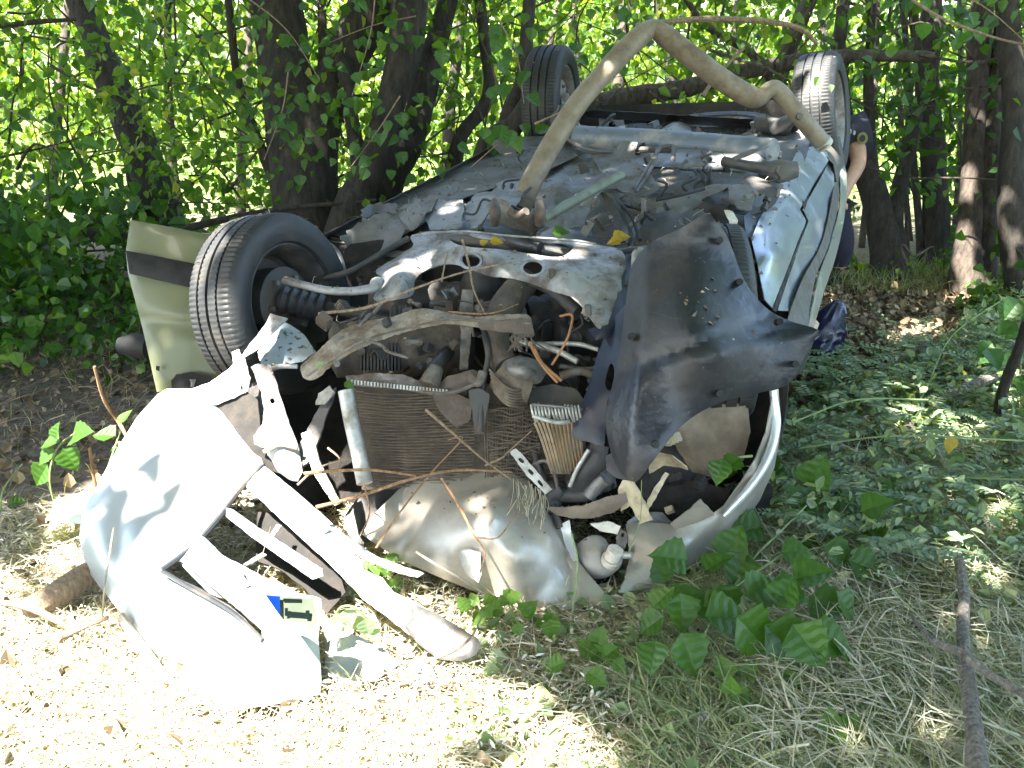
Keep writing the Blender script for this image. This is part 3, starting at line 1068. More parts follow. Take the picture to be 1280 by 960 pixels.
stick('thin stick lying left of the grey stick', [(1060, 738, .04), (1110, 728, .05), (1165, 722, .05), (1180, 714, .04)], [.004, .006, .006, .004], M_stick)
stick('brown log end poking out from under the bumper at left', [(30, 765, .05), (75, 740, .07), (120, 712, .08), (160, 690, .08)], [.03, .034, .034, .032], M_twig, jit=.1)
stick('pale curved branch on the sunlit ground at left', [(-20, 752, .06), (30, 758, .08), (75, 778, .07), (100, 800, .03)], [.006, .009, .008, .005], M_twig)
stick('pale twig lying beside the curved branch at left', [(50, 812, .02), (90, 790, .05), (135, 772, .07)], [.006, .008, .006], M_twig)
stick('thin upright pinkish shoot left of the bumper', [(118, 458, .45), (130, 500, .33), (150, 530, .24), (165, 560, .2)], [.005, .006, .006, .006], M_vine)
stick('slender stem behind the seedling at left', [(112, 560, .28), (118, 600, .18), (128, 650, .05)], [.005, .005, .005], M_vine)
for i, (pts) in enumerate([[(1040, 610, .1), (1090, 560, .12), (1150, 500, .15), (1190, 420, .2), (1260, 370, .3)], [(990, 528, .25), (1070, 500, .3), (1160, 500, .25)], [(1000, 560, .2), (1120, 545, .25), (1300, 552, .22)], [(890, 756, .1), (960, 705, .14), (1060, 640, .12)], [(1060, 640, .1), (1150, 600, .15), (1300, 600, .18)], [(1180, 760, .06), (1230, 700, .1), (1300, 650, .15)], [(700, 790, .03), (760, 810, .06), (830, 850, .03)]]):
    stick(['tendril rising from the leaf heap to the upper right edge', 'tendril arching close over the leaf heap beside the wreck', 'long nearly level tendril crossing the leaf heap to the right edge', 'tendril climbing beside the broad leaved plant', 'tendril running right from the broad leaved plant', 'tendril rising from the forked sticks to the right edge', 'thin runner on the hay below the bonnet tip'][i], pts, .003, M_green_stem, name='tendril', cat='tendril', group='tendrils over the cut leaves', sides=5, jit=.1)

# ------------------------------------------------------------------ ground cover
RIGHT = [(965, 520), (1000, 480), (1060, 455), (1110, 440), (1180, 415), (1210, 385), (1400, 375), (1500, 900), (1180, 760), (1060, 760), (940, 700), (900, 700), (940, 610)]


def gsample(n, x0, x1, y0, y1, poly=None, z=0.0):
    """uniform over the ground seen in the given part of the view"""
    out = []
    while len(out) < n:
        A, B = Q(x0, y1, 0, 'z'), Q(x1, y0, 0, 'z')
        X = rng.uniform(min(A[0], Q(x0, y0, 0, 'z')[0]), max(B[0], Q(x1, y1, 0, 'z')[0]), n * 3)
        Y = rng.uniform(A[1], B[1], n * 3)
        Cc = np.c_[X, Y, np.zeros(len(X))]
        q = (Cc - CAMP) @ MW
        px, py = 640 + F * q[:, 0] / q[:, 2], 480 + F * q[:, 1] / q[:, 2]
        ok = (px > x0) & (px < x1) & (py > y0) & (py < y1)
        if poly is not None:
            ok &= in_poly(px, py, poly)
        out += list(Cc[ok])
    return np.array(out[:n])


PATHP = [(940, 500), (1000, 345), (1225, 345), (1215, 385), (1190, 415), (1140, 446), (1080, 468), (1010, 500)]


def offpath(C_, z=True):
    q = (C_ - CAMP) @ MW
    return C_[~in_poly(640 + F * q[:, 0] / q[:, 2], 480 + F * q[:, 1] / q[:, 2], PATHP)]


# dead leaves
A1 = gsample(9000, -150, 1430, 345, 1050)
A1[:, 2] = rng.uniform(.0, .03, len(A1))
o = leaves_obj('leaf_litter', A1, rng.uniform(.02, .055, len(A1)), M_lf_dry, up=1.6, droop=0, wide=.4)
tag(o, 'dry brown leaf litter scattered on the soil', 'leaf litter', kind='stuff')
A2 = gsample(5200, 980, 1300, 345, 500)
A2[:, 2] = rng.uniform(.0, .03, len(A2))
o = leaves_obj('leaf_litter', A2, rng.uniform(.025, .06, len(A2)), M_lf_dry, up=1.6, droop=0)
tag(o, 'brown dead leaves on the path beyond the wreck', 'leaf litter', kind='stuff')

# hay
HAY = [(560, 790), (620, 740), (800, 760), (900, 720), (1060, 700), (1180, 660), (1320, 640), (1400, 1050), (300, 1050), (620, 1050), (700, 900)]
B1 = gsample(26000, -100, 1400, 640, 1060)
q = (B1 - CAMP) @ MW
bx = 640 + F * q[:, 0] / q[:, 2]
B1[:, 2] = rng.uniform(.0, .045, len(B1))
o = blades('hay', B1, rng.uniform(.04, .16, len(B1)), rng.uniform(.0008, .0020, len(B1)), rng.uniform(0, 6.28, len(B1)), rng.normal(size=len(B1)) * .12, M_hay)
tag(o, 'cut dry grass lying on the foreground soil', 'hay', kind='stuff')
B2 = gsample(15000, 800, 1420, 480, 1060, [(830, 720), (960, 680), (1080, 520), (1500, 480), (1500, 1100), (760, 1100), (780, 860)])
B2[:, 2] = rng.uniform(.01, .07, len(B2))
o = blades('cut_grass', B2, rng.uniform(.05, .18, len(B2)), rng.uniform(.001, .0026, len(B2)), rng.normal(size=len(B2)) * .9 + 1.9, rng.normal(size=len(B2)) * .22 + .1, M_grass)
tag(o, 'greenish cut grass stalks matted at lower right', 'grass', kind='stuff')
B3 = gsample(2600, -100, 1400, 420, 1060)
B3[:, 2] = 0
o = blades('grass_tufts', B3, rng.uniform(.05, .16, len(B3)), rng.uniform(.001, .0022, len(B3)), rng.uniform(0, 6.28, len(B3)), rng.uniform(.5, 1.4, len(B3)), M_grass)
tag(o, 'sparse green grass blades standing in the soil', 'grass', kind='stuff')
B4 = gsample(3200, 1010, 1420, 338, 372)
B4[:, 2] = 0
o = blades('path_edge_grass', B4, rng.uniform(.08, .26, len(B4)), rng.uniform(.0015, .003, len(B4)), rng.uniform(0, 6.28, len(B4)), rng.uniform(.6, 1.5, len(B4)), M_grass)
tag(o, 'low grass at the foot of the trees beyond the path', 'grass', kind='stuff')
B5 = gsample(2200, -200, 330, 330, 560)
B5[:, 2] = rng.uniform(0, .05, len(B5))
o = blades('dead_stalks', B5, rng.uniform(.06, .3, len(B5)), rng.uniform(.0012, .003, len(B5)), rng.uniform(0, 6.28, len(B5)), rng.normal(size=len(B5)) * .35 + .2, M_lf_dry)
tag(o, 'dead stalks in the shade left of the open door', 'stalks', kind='stuff')
A3 = gsample(7000, -200, 780, 650, 1060)  # pale flakes added so the sunlit ground burns out to white
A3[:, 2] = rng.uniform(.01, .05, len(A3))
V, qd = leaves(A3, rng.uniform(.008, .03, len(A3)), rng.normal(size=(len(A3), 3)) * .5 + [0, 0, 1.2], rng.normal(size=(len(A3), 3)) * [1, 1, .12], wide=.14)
o = mkq('glare_chaff', V, qd, leafmat('glare_chaff_white', [(0, (.45, .41, .34)), (.5, (.62, .58, .52)), (1, (.75, .72, .66))], 0, .8), smooth=False)
tag(o, 'pale flakes added to whiten the sunlit foreground', 'glare_chaff', kind='stuff')
B6 = gsample(9000, 960, 1450, 560, 1060)
B6[:, 2] = rng.uniform(.03, .12, len(B6))
o = blades('cut_stalks', B6, rng.uniform(.05, .2, len(B6)), rng.uniform(.0008, .0019, len(B6)), rng.normal(size=len(B6)) * .8 + 2.2, rng.normal(size=len(B6)) * .2, M_hay)
tag(o, 'pale cut stalks lying over the leaf heap at right', 'stalks', kind='stuff')
# twiglets
tw = []
for c in gsample(420, -80, 1380, 400, 1040):
    a = rng.uniform(0, 6.28)
    ln = rng.uniform(.06, .35)
    dr = np.array([math.cos(a), math.sin(a), rng.normal() * .1])
    p = c + np.array([0, 0, rng.uniform(.008, .04)])
    W = catmull([p, p + dr * ln * .5 + rng.normal(size=3) * .02, p + dr * ln], 3)
    W[:, 2] = np.maximum(W[:, 2], .005)
    tw.append(tube_data(W, np.linspace(rng.uniform(.0015, .004), .001, len(W)), 5))
o = mk('fallen_twigs', *merge(tw), M_twig)
tag(o, 'small dry twigs scattered over the ground', 'twigs', kind='stuff')

# heap of cut leafy branches at right
n = 620
c = gsample(n, 940, 1480, 375, 790, RIGHT)
c[:, 2] = np.abs(rng.normal(size=n)) * .07 + .03
cl = clumps(c, 15, (.07, .07, .035))
cl[:, 2] = np.clip(cl[:, 2], .01, .45)
q = (cl - CAMP) @ MW
cl = cl[in_poly(640 + F * q[:, 0] / q[:, 2], 480 + F * q[:, 1] / q[:, 2], [(960, 500), (1060, 452), (1200, 400), (1220, 340), (1500, 300), (1500, 900), (1150, 790), (900, 760), (930, 640)])]
cl = offpath(cl)
o = leaves_obj('cut_foliage', cl, rng.uniform(.018, .052, len(cl)), M_lf_cut, up=1.5, droop=.1, wide=.3)
tag(o, 'heap of wilting cut leaves on the ground right of the wreck', 'cut foliage', kind='stuff')
# feathery compound leaves
Cn, Sz, Nr, Td = [], [], [], []
for c in gsample(760, 950, 1450, 440, 760, RIGHT):
    a = rng.uniform(0, 6.28)
    dr = np.array([math.cos(a), math.sin(a), rng.normal() * .25])
    sd = np.array([-math.sin(a), math.cos(a), 0])
    h = rng.uniform(.06, .2)
    ln = rng.uniform(.1, .2)
    for k in range(9):
        s = (k + 1) / 9
        for sg in (-1, 1):
            Cn.append(c + [0, 0, h - .15 * s * s * ln] + dr * ln * s)
            Sz.append(.042 * (1 - .45 * s) + .004)
            Nr.append([rng.normal() * .2, rng.normal() * .2, 1])
            Td.append(sd * sg + dr * .45)
V, qd = leaves(np.array(Cn), np.array(Sz), np.array(Nr), np.array(Td), wide=.2, fold=.12)
o = mkq('feathery_leaves', V, qd, M_lf_cut)
tag(o, 'feathery compound leaves on top of the leaf heap at right', 'cut foliage', kind='stuff')
# small low weeds in the foreground
c = gsample(230, 560, 1300, 700, 1000)
c[:, 2] = .02
cl = clumps(c, 7, (.03, .03, .012))
cl[:, 2] = np.clip(cl[:, 2], .01, .1)
o = leaves_obj('low_weeds', cl, rng.uniform(.02, .05, len(cl)), M_lf_cut, up=1.5, droop=0)
tag(o, 'small low weeds in the hay in the foreground', 'weeds', kind='stuff')
c = gsample(240, 990, 1450, 345, 400)
cl = offpath(clumps(c, 12, (.1, .1, .05)))
cl[:, 2] = np.abs(cl[:, 2]) + .03
o = leaves_obj('undergrowth', cl, rng.uniform(.03, .07, len(cl)), M_lf_mid, up=1)
tag(o, 'low green undergrowth at the foot of the trees at right', 'undergrowth', kind='stuff')
c = gsample(300, -300, 330, 345, 470)
cl = clumps(c, 12, (.15, .15, .12))
cl[:, 2] = np.abs(cl[:, 2]) + .05
cl = cl[sunfilter(cl, 0, 0)]
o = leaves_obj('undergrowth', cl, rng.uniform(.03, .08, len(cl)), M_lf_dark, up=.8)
tag(o, 'dark shaded undergrowth behind the open car door at left', 'undergrowth', kind='stuff')


def leafy_plant(label, base, stems, m, cat='plant', name='leafy_plant', group=None, stem_r=.004, stem_m=None):
    """stems: list of (points, leaf list); every leaf a part: (x, y, z-or-depth value, size, direction deg, tilt)"""
    t = thing(name, base, label, cat, group)
    for pts, lv, mode in stems:
        W = [Q(x, y, v, mode) for x, y, v in pts]
        mk('stem', *tube_data(catmull(W, 5), np.linspace(stem_r, stem_r * .5, (len(W) - 1) * 5 + 1), 6), stem_m or M_green_stem, t)
        for (x, y, v, sz, ang, tl) in lv:
            c = Q(x, y, v, mode)
            a = math.radians(ang)
            td = MW @ np.array([math.cos(a), -math.sin(a), rng.normal() * .25])
            nr = np.array([rng.normal() * .25, -.45 - tl, 1.0])
            V, qd = leaves(np.array([c]), np.array([sz]), np.array([nr]), np.array([td]), hi=True, wide=.44, fold=.12 + .1 * rng.random())
            mk('leaf', V, [tuple(dict.fromkeys(f)) for f in qd.tolist()], m, t, smooth=False)
    return t


lv = []
random.seed(3)
big = [(905, 700, 60, .12), (880, 640, -30, .11), (960, 600, 80, .13), (985, 640, 10, .14), (1010, 610, 70, .13), (1040, 640, -10, .14), (1030, 680, -50, .12), (1000, 670, -80, .13), (955, 660, 200, .12), (930, 690, -120, .12), (900, 730, -90, .11), (860, 700, 170, .12), (850, 740, -70, .11),
       (830, 770, 200, .09), (850, 790, -60, .12), (820, 800, -100, .09), (880, 770, -20, .13), (920, 770, -60, .15), (955, 780, -30, .15), (990, 780, -70, .13), (1010, 790, -10, .12), (1040, 800, -40, .10), (960, 730, -40, .12), (990, 725, 20, .12), (1060, 700, -30, .12), (1080, 680, 40, .11),
       (905, 590, 60, .10), (895, 585, 0, .09), (920, 640, -70, .08), (830, 730, 120, .08), (815, 760, 60, .08), (950, 620, 130, .1), (1075, 640, 30, .11), (1095, 610, -20, .1), (930, 745, 10, .12), (970, 760, 60, .1), (1010, 745, -20, .12), (880, 715, 30, .1), (840, 755, 20, .1), (1045, 740, -60, .1), (975, 690, 0, .1), (905, 760, 170, .1)]
for x, y, a, s in big:
    lv.append((x, y, .10 + .10 * random.random(), s * .95, a + random.uniform(-20, 20), random.uniform(-.3, .5)))
leafy_plant('low plant with broad fresh green leaves against the fender corner', tuple(Q(905, 760, 0, 'z')), [
    ([(905, 755, .05), (940, 700, .12), (975, 665, .16), (1008, 632, .2)], lv[:26], 'z'), ([(905, 760, .02), (870, 740, .08), (830, 770, .12)], lv[26:], 'z'), ([(930, 760, .03), (1000, 700, .1), (1090, 650, .15)], [], 'z')], M_lf_big)
leafy_plant('single heart shaped leaf over the edge of the right fender', tuple(Q(905, 600, .1, 'z')), [([(940, 570, 2.72), (920, 572, 2.7), (900, 575, 2.7)], [(925, 572, 2.69, .07, 215, .2), (905, 574, 2.68, .075, 250, .3)], 'd')], M_lf_big)
leafy_plant('small seedling with pale leaves left of the bumper', tuple(Q(75, 655, 0, 'z')), [
    ([(76, 655, .02), (62, 600, .17), (72, 560, .27), (95, 540, .33)], [(75, 552, .30, .085, 190, 0), (90, 548, .31, .10, 20, .3), (78, 560, .29, .085, -60, .8), (68, 562, .28, .07, 220, .4), (60, 580, .2, .09, 235, .6), (70, 550, .31, .06, 80, 0)], 'z'),
    ([(130, 600, .18), (140, 570, .26), (150, 540, .30)], [(145, 545, .3, .085, 175, 0), (150, 530, .33, .06, 60, 0), (140, 560, .27, .05, 0, 0)], 'z'),
    ([(0, 640, .05), (5, 610, .12), (28, 580, .16)], [(10, 630, .08, .06, 10, 0)], 'z')], M_lf_big)
leafy_plant('pale grey green broad leaf lying against the left bumper corner', tuple(Q(80, 655, 0, 'z')), [([(60, 660, .03), (70, 655, .05)], [(62, 658, .05, .16, 35, .2)], 'z')], M_lf_cut)
leafy_plant('withered plant drooping over the plate on the bumper', tuple(Q(430, 800, 0, 'z')), [
    ([(432, 800, .06), (422, 765, .16), (440, 758, .18), (462, 775, .14)], [(424, 765, .16, .05, -80, .2), (432, 760, .17, .05, -70, .2), (445, 762, .16, .055, -95, .3), (456, 772, .15, .055, -80, .3), (420, 772, .15, .06, -110, .3), (462, 782, .12, .045, -60, .3)], 'z')], M_lf_cut)
for i, (x, y, lb) in enumerate([(750, 830, 'little green seedling in front of the crumpled hood tip'), (600, 765, 'small pale weed under the crumpled hood'), (480, 730, 'tiny weed beside the torn bumper beam'), (655, 780, 'low leafy weed below the hood crease'), (1060, 930, 'sunlit weed at the bottom of the picture'), (930, 870, 'weed with long leaves in the hay'), (1010, 850, 'broad leaf sprig by the thin sticks')]):
    lv = [(x + rng.normal() * 14, y + rng.normal() * 9 - 8, .05 + rng.random() * .04, rng.uniform(.035, .065), rng.uniform(0, 360), rng.uniform(-.2, .4)) for _ in range(8)]
    leafy_plant(lb, tuple(Q(x, y, 0, 'z')), [([(x, y + 6, .0), (x + 2, y - 4, .04), (x + 4, y - 12, .07)], lv, 'z')], M_lf_mid, stem_r=.002)
# hanging sprays nearer the camera
for lb, x0, y0, x1, y1, d, nn, s in [('leafy spray hanging into view at top right', 1150, -30, 1290, 60, 4.4, 22, .075), ('leafy sapling top in front of the dark trunks at right', 1275, 470, 1262, 385, 3.9, 16, .09), ('leafy spray hanging over the left raised wheel', 720, -20, 700, 70, 5.4, 12, .075), ('leafy spray crowding the left side of the raised left wheel', 620, 20, 655, 130, 5.0, 18, .075), ('leafy spray beside the left sill', 560, 235, 640, 165, 4.6, 14, .08),
                                     ('leafy spray drooping over the mottled trunk', 470, -20, 440, 120, 5.1, 18, .075), ('leafy spray across the fork of the thickest tree', 300, -10, 400, 100, 5.0, 24, .07), ('leafy spray low in front of the mottled trunk', 500, 120, 430, 220, 5.0, 22, .07), ('leafy spray hanging across the thickest tree', 360, 90, 330, 200, 5.1, 16, .07), ('leafy spray in front of the forking tree', 520, 20, 395, 60, 5.3, 16, .075), ('leafy spray hanging at top left', 120, -30, 220, 60, 5.0, 22, .075), ('drooping spray above the bent pipe', 800, -20, 760, 70, 5.2, 14, .075), ('leafy spray left of the mottled trunk', 250, 90, 330, 150, 5.4, 16, .075), ('leaning spray low at the left edge', -20, 120, 90, 210, 5.2, 20, .075)]:
    W = [(x0, y0, d), ((x0 + x1) / 2 + 8, (y0 + y1) / 2 - 8, d), (x1, y1, d)]
    lv = []
    for k in range(nn):
        f_ = rng.random()
        lv.append((x0 + (x1 - x0) * f_ + rng.normal() * 26, y0 + (y1 - y0) * f_ + rng.normal() * 20, d + rng.normal() * .12, s * rng.uniform(.6, 1.15), rng.uniform(200, 340), rng.uniform(0, .8)))
    leafy_plant(lb, tuple(P(x0, y0, d)), [(W, lv, 'd')], M_lf_dark, cat='leafy branch', name='leafy_branch', stem_m=M_twig)
#@@CAR
# ================================================================== THE WRECKED CAR
car_base = L(1.2, 0, -1.0)
car_base[2] = 0
car = thing('wrecked_car', car_base, 'overturned silver car on its roof with its front torn open and underbody facing up', 'car')


def lgrid(name, fn, a0, a1, b0, b1, na, nb, m, parent=car, t=.006, clip=None):
    """a pressed sheet in the car frame: height c = fn(a, b)"""
    V, Fc, idx = [], [], {}
    for i in range(na + 1):
        for j in range(nb + 1):
            a, b = a0 + (a1 - a0) * i / na, b0 + (b1 - b0) * j / nb
            idx[i, j] = len(V)
            V.append(L(a, b, fn(a, b)))
    n = len(V)
    V += [L(a0 + (a1 - a0) * i / na, b0 + (b1 - b0) * j / nb, fn(a0 + (a1 - a0) * i / na, b0 + (b1 - b0) * j / nb) - t) for i in range(na + 1) for j in range(nb + 1)]
    for i in range(na):
        for j in range(nb):
            if clip and not clip(a0 + (a1 - a0) * (i + .5) / na, b0 + (b1 - b0) * (j + .5) / nb):
                continue
            q = (idx[i, j], idx[i, j + 1], idx[i + 1, j + 1], idx[i + 1, j])
            Fc += [q[::-1], tuple(k + n for k in q)]
    return mk(name, V, Fc, m, parent)


# body shell: crushed cabin and boot, upside down
secs = [(.42, 1.0), (.8, 1.0), (1.3, 1.0), (1.9, 1.0), (2.5, .97), (2.95, .9)]
prof = [(-.66, -.07), (-.76, -.12), (-.80, -.35), (-.78, -.55), (-.66, -.85), (-.52, -1.02), (.52, -1.02), (.66, -.85), (.75, -.55), (.77, -.35), (.74, -.12), (.66, -.07)]
V, Fc = [], []
for a, s in secs:
    for b, c in prof:
        p = L(a, b * s, c)
        p[2] = max(p[2], .02)
        V.append(p)
m_ = len(prof)
for i in range(len(secs) - 1):
    for k in range(m_ - 1):
        Fc.append((i * m_ + k, (i + 1) * m_ + k, (i + 1) * m_ + k + 1, i * m_ + k + 1))
Fc.append(tuple(range(m_)))
Fc.append(tuple(range(len(V) - m_, len(V)))[::-1])
mk('body', V, Fc, M_dgrey, car, smooth=False)


def gauss(x, m, s):
    return math.exp(-((x - m) / s) ** 2)


def floor_c(a, b):
    c = -.06
    c += .055 * gauss(b, .06, .09) + .03 * (gauss(b, -.42, .05) + gauss(b, .45, .05))
    c += .022 * gauss(a, 1.2, .06) + .03 * gauss(a, 1.85, .08)
    c += .006 * math.sin(b * 60) * (1 if .12 < abs(b) < .36 else 0)
    wv = gauss(a, .85, .35) * gauss(b, .0, .35)
    c += wv * (.05 * math.sin(a * 22 + b * 9) * math.cos(b * 14 - a * 6) + .05 * nz((a, b, 0), 7))
    c += .014 * nz((a, b, 2), 4)
    return c


lgrid('floor_pan', floor_c, .40, 2.2, -.72, .70, 90, 80, M_under2)
lgrid('boot_floor', lambda a, b: -.17 + .05 * gauss(a, 2.2, .08) + .01 * nz((a, b, 1), 6) + .02 * gauss(b, -.3, .1), 2.15, 2.85, -.68, .68, 24, 40, M_dgrey)
# left floor half, dirtier and greyer
sheet('floor_panel', [(408, 298, -.05), (455, 268, -.04), (520, 235, -.04), (590, 200, -.04), (640, 176, -.04), (662, 184, -.035), (722, 190, -.03), (700, 205, -.03), (655, 222, -.03), (600, 240, -.025), (570, 252, -.02), (540, 272, -.02), (505, 292, -.02), (470, 305, -.05)],
      M_under, car, step=8, amp=.012, fr=5, relief=lambda x, y: .018 * np.sin((y + .44 * x) / 3.4) * np.exp(-((y + .45 * x - 470) / 16.0) ** 2) + .006 * np.sin((y + .44 * x) / 6.0), label='dusty grey left half of the underbody with sun flecks')
sheet('sill_flange', [(392, 300, -.02), (420, 286, .0), (500, 243, .0), (560, 213, .0), (620, 180, .01), (640, 166, .02), (644, 178, -.05), (600, 202, -.09), (520, 243, -.09), (440, 284, -.09), (405, 304, -.1)], M_mgrey, car, step=6, amp=.01, fr=9)
sheet('sill_bracket', [(608, 178, .0), (622, 174, .06), (640, 170, .08), (645, 190, .0), (625, 192, -.02)], M_under, car, step=6, amp=.01)
for i, (ol, m_k, am) in enumerate([
    ([(425, 300, -.02), (450, 275, .02), (490, 262, .03), (512, 258, .03), (520, 275, .01), (500, 300, -.02), (470, 318, -.06), (440, 312, -.06)], M_under, .03),
    ([(452, 262, .05), (475, 252, .05), (498, 256, .04), (490, 266, .03), (470, 268, .02), (455, 272, .02)], M_mgrey, .015),
    ([(530, 270, .02), (545, 250, .04), (580, 250, .05), (582, 262, .04), (575, 285, .03), (540, 290, .02)], M_under2, .02),
    ([(500, 268, .02), (520, 248, .04), (548, 244, .05), (545, 256, .04), (530, 268, .04), (515, 290, .01)], M_under, .025),
    ([(578, 262, .03), (595, 243, .05), (630, 236, .05), (660, 240, .04), (640, 262, .05), (612, 272, .04), (590, 288, .02)], M_under2, .03),
    ([(660, 275, .01), (690, 262, .03), (740, 255, .03), (760, 262, .02), (735, 280, .0), (700, 288, -.01)], M_under2, .03),
]):
    sheet('crumpled_panel', ol, m_k, car, step=5, amp=am, fr=14, sm=False, jag=6)

# rear end
sheet('rear_valance', [(738, 138, .02), (800, 141, .02), (880, 146, .02), (950, 150, .02), (992, 154, .02), (994, 165, -.06), (950, 161, -.06), (880, 157, -.06), (800, 151, -.06), (740, 147, -.06)], M_black, car, step=8, amp=.01, fr=5)
sheet('tow_bracket', [(748, 148, -.02), (780, 150, -.01), (782, 168, -.03), (750, 166, -.03)], M_under, car, step=6, amp=.006, holes=[[(761, 153), (768, 152), (769, 160), (762, 161)]], sm=False)
sheet('tow_bracket', [(780, 160, -.03), (805, 162, -.02), (806, 172, -.04), (780, 171, -.04)], M_under, car, step=6, amp=.006, sm=False)
bx = tube('axle_beam', [(722, 172, .03), (800, 176, .03), (880, 182, .03), (966, 190, .03)], .052, mat('blue_grey_paint', (.11, .135, .165), .5, .2, (.3, .28, .25), 7, .35, .1), car, sides=18)
tube('brake_line', [(725, 184, .04), (760, 189, .05), (800, 187, .06), (845, 188, .06)], .012, M_mgrey, car, sides=8)
tube('brake_line', [(700, 168, .10), (720, 180, .08), (740, 188, .06), (770, 190, .05)], .009, M_mgrey, car, sides=8)
tube('hand_brake_cable', [(722, 180, .08), (720, 186, .06), (750, 192, .04), (800, 192, .05)], .006, M_black, car, sides=6)
sheet('heat_shield', [(798, 182, .02), (850, 184, .03), (905, 190, .03), (950, 198, .02), (972, 210, .0), (968, 218, -.03), (930, 214, -.01), (880, 211, .0), (830, 209, .0), (795, 204, .0)], M_under2, car, step=7, amp=.02, fr=7, roll=.02)
sheet('fuel_tank', [(812, 212, .02), (860, 214, .04), (915, 216, .05), (955, 224, .04), (975, 236, .02), (965, 258, .0), (935, 268, .02), (900, 262, .03), (870, 246, .04), (820, 238, .03)], M_dgrey, car, step=7, amp=.03, fr=6, roll=.04, rollw=14)
sheet('heat_shield', [(738, 192, .03), (765, 190, .05), (780, 176, .10), (797, 178, .10), (792, 200, .06), (812, 214, .06), (824, 236, .05), (806, 246, .04), (778, 240, .04), (758, 222, .05), (745, 205, .04)], M_under, car, step=6, amp=.03, fr=9, relief=lambda x, y: .012 * np.sin(x / 2.6) * np.exp(-((y - 212) / 14.0) ** 2), label='bent light grey heat shield with a ribbed strip')
tube('exhaust_silencer', [(952, 212, .02), (975, 214, .02), (996, 212, .02)], [.03, .045, .03], M_mgrey, car, sides=14)
tube('exhaust_pipe', [(905, 202, .03), (940, 208, .03), (975, 214, .03)], .02, M_mgrey, car, sides=10)
tube('tie_strap', [(962, 182, .02), (950, 186, .10), (924, 196, .06), (915, 200, .04)], .012, M_under, car, sides=8, flat=.4)
sheet('spring_seat', [(928, 174, .04), (945, 178, .06), (965, 196, .02), (955, 204, .0), (935, 196, .02)], M_under2, car, step=5, amp=.01)
tube('damper', [(968, 160, .0), (985, 152, .04), (1000, 145, .12)], [.03, .03, .012], M_mgrey, car, sides=12)
tube('rear_canister', [(945, 156, .0), (965, 157, .0), (985, 160, -.02)], .035, M_dgrey, car, sides=12)
for pts in ([(792, 236, .06), (806, 214, .07), (822, 190, .08), (826, 184, .08)], [(826, 184, .08), (842, 183, .08), (842, 200, .06)], [(842, 183, .08), (840, 208, .06)], [(795, 240, .05), (815, 208, .07), (822, 186, .08)]):
    tube('bent_rod', pts, .0075, M_mgrey, car, sides=7)
for k in range(6):
    x0 = 868 + k * 4
    tube('cable', [(x0, 212, .07), (x0 + 4 + rng.normal() * 3, 222, .08), (x0 - 2 + rng.normal() * 4, 232, .07), (x0 + rng.normal() * 5, 246, .05)], .005, M_dark, car, sides=5)

# wheels
SEG = 312


def tyre_shape(k, i, r):
    if i in TREADI and k % 3 == 0:
        return r - .0035
    return r


def make_wheel(name, center, axis, label=None, R=.285, W_=.185, inner=True, rot=0, rimmat=None):
    e = bpy.data.objects.new(name, None)
    e.empty_display_size = .1
    e.parent = car
    e.location = tuple(np.array(center) - ROOT[car])
    COL.objects.link(e)
    ROOT[e] = np.array(center, float)
    if label:
        e['label'] = label
    h = W_ / 2
    r0 = R * .66
    pr = [(-h * .72, r0 * .97), (-h * .95, r0 * 1.03), (-h * 1.04, r0 * 1.16), (-h * 1.06, r0 * 1.28), (-h * .98, R * .93), (-h * .86, R * .972), (-h * .80, R * .985), (-h * .5, R * .996), (-h * .46, R * .996), (-h * .45, R * .965), (-h * .38, R * .965), (-h * .37, R), (-h * .06, R), (-h * .05, R * .965), (h * .05, R * .965), (h * .06, R),
          (h * .37, R), (h * .38, R * .965), (h * .45, R * .965), (h * .46, R * .996), (h * .5, R * .996), (h * .80, R * .985), (h * .86, R * .972), (h * .98, R * .93), (h * 1.06, r0 * 1.28), (h * 1.04, r0 * 1.16), (h * .95, r0 * 1.03), (h * .72, r0 * .97)]
    global TREADI
    TREADI = {5, 6, 7, 20, 21, 22, 11, 16}
    fr = frame(center, axis)
    mk('tyre', *place(lathe_data(pr, SEG, tyre_shape), fr), M_rubber, e)
    rim = [(-h * .80, r0 * 1.02), (-h * .86, r0 * .97), (-h * .74, r0 * .93), (-h * .5, r0 * .90), (-h * .1, r0 * .82), (h * .3, r0 * .86), (h * .45, r0 * .80), (h * .5, r0 * .55), (h * .42, r0 * .35), (h * .5, r0 * .16), (h * .5, .001)]
    rm2 = [(h * .8, r0 * 1.02), (h * .86, r0 * .97), (h * .74, r0 * .93), (h * .4, r0 * .88), (-h * .1, r0 * .82)]
    mk('rim', *merge([place(lathe_data(rim, 48), fr), place(lathe_data(rm2, 48), fr)]), rimmat or M_rim, e)
    # brake drum and hub on the side that faces the car (negative axis side)
    dr = [(h * .3, r0 * .62), (-h * .55, r0 * .62), (-h * .62, r0 * .56), (-h * .66, r0 * .3), (-h * .9, r0 * .26), (-h * .95, .001)]
    mk('brake_drum', *place(lathe_data(dr, 36), fr), rimmat or M_rim, e)
    bl = []
    for k in range(6):
        a = k * 1.047 + rot
        c0 = np.array([-h * .66, r0 * .45 * math.cos(a), r0 * .45 * math.sin(a)])
        bl.append(tube_data([fr[0] + fr[1] @ c0, fr[0] + fr[1] @ (c0 + [-.014, 0, 0])], .009, 6))
    mk('bolt', *merge(bl), M_cast, e, kind='stuff')
    return e


B_AX = L(0, 1, 0) - L(0, 0, 0)
A_AX = L(1, 0, 0) - L(0, 0, 0)
C_AX = L(0, 0, 1) - L(0, 0, 0)
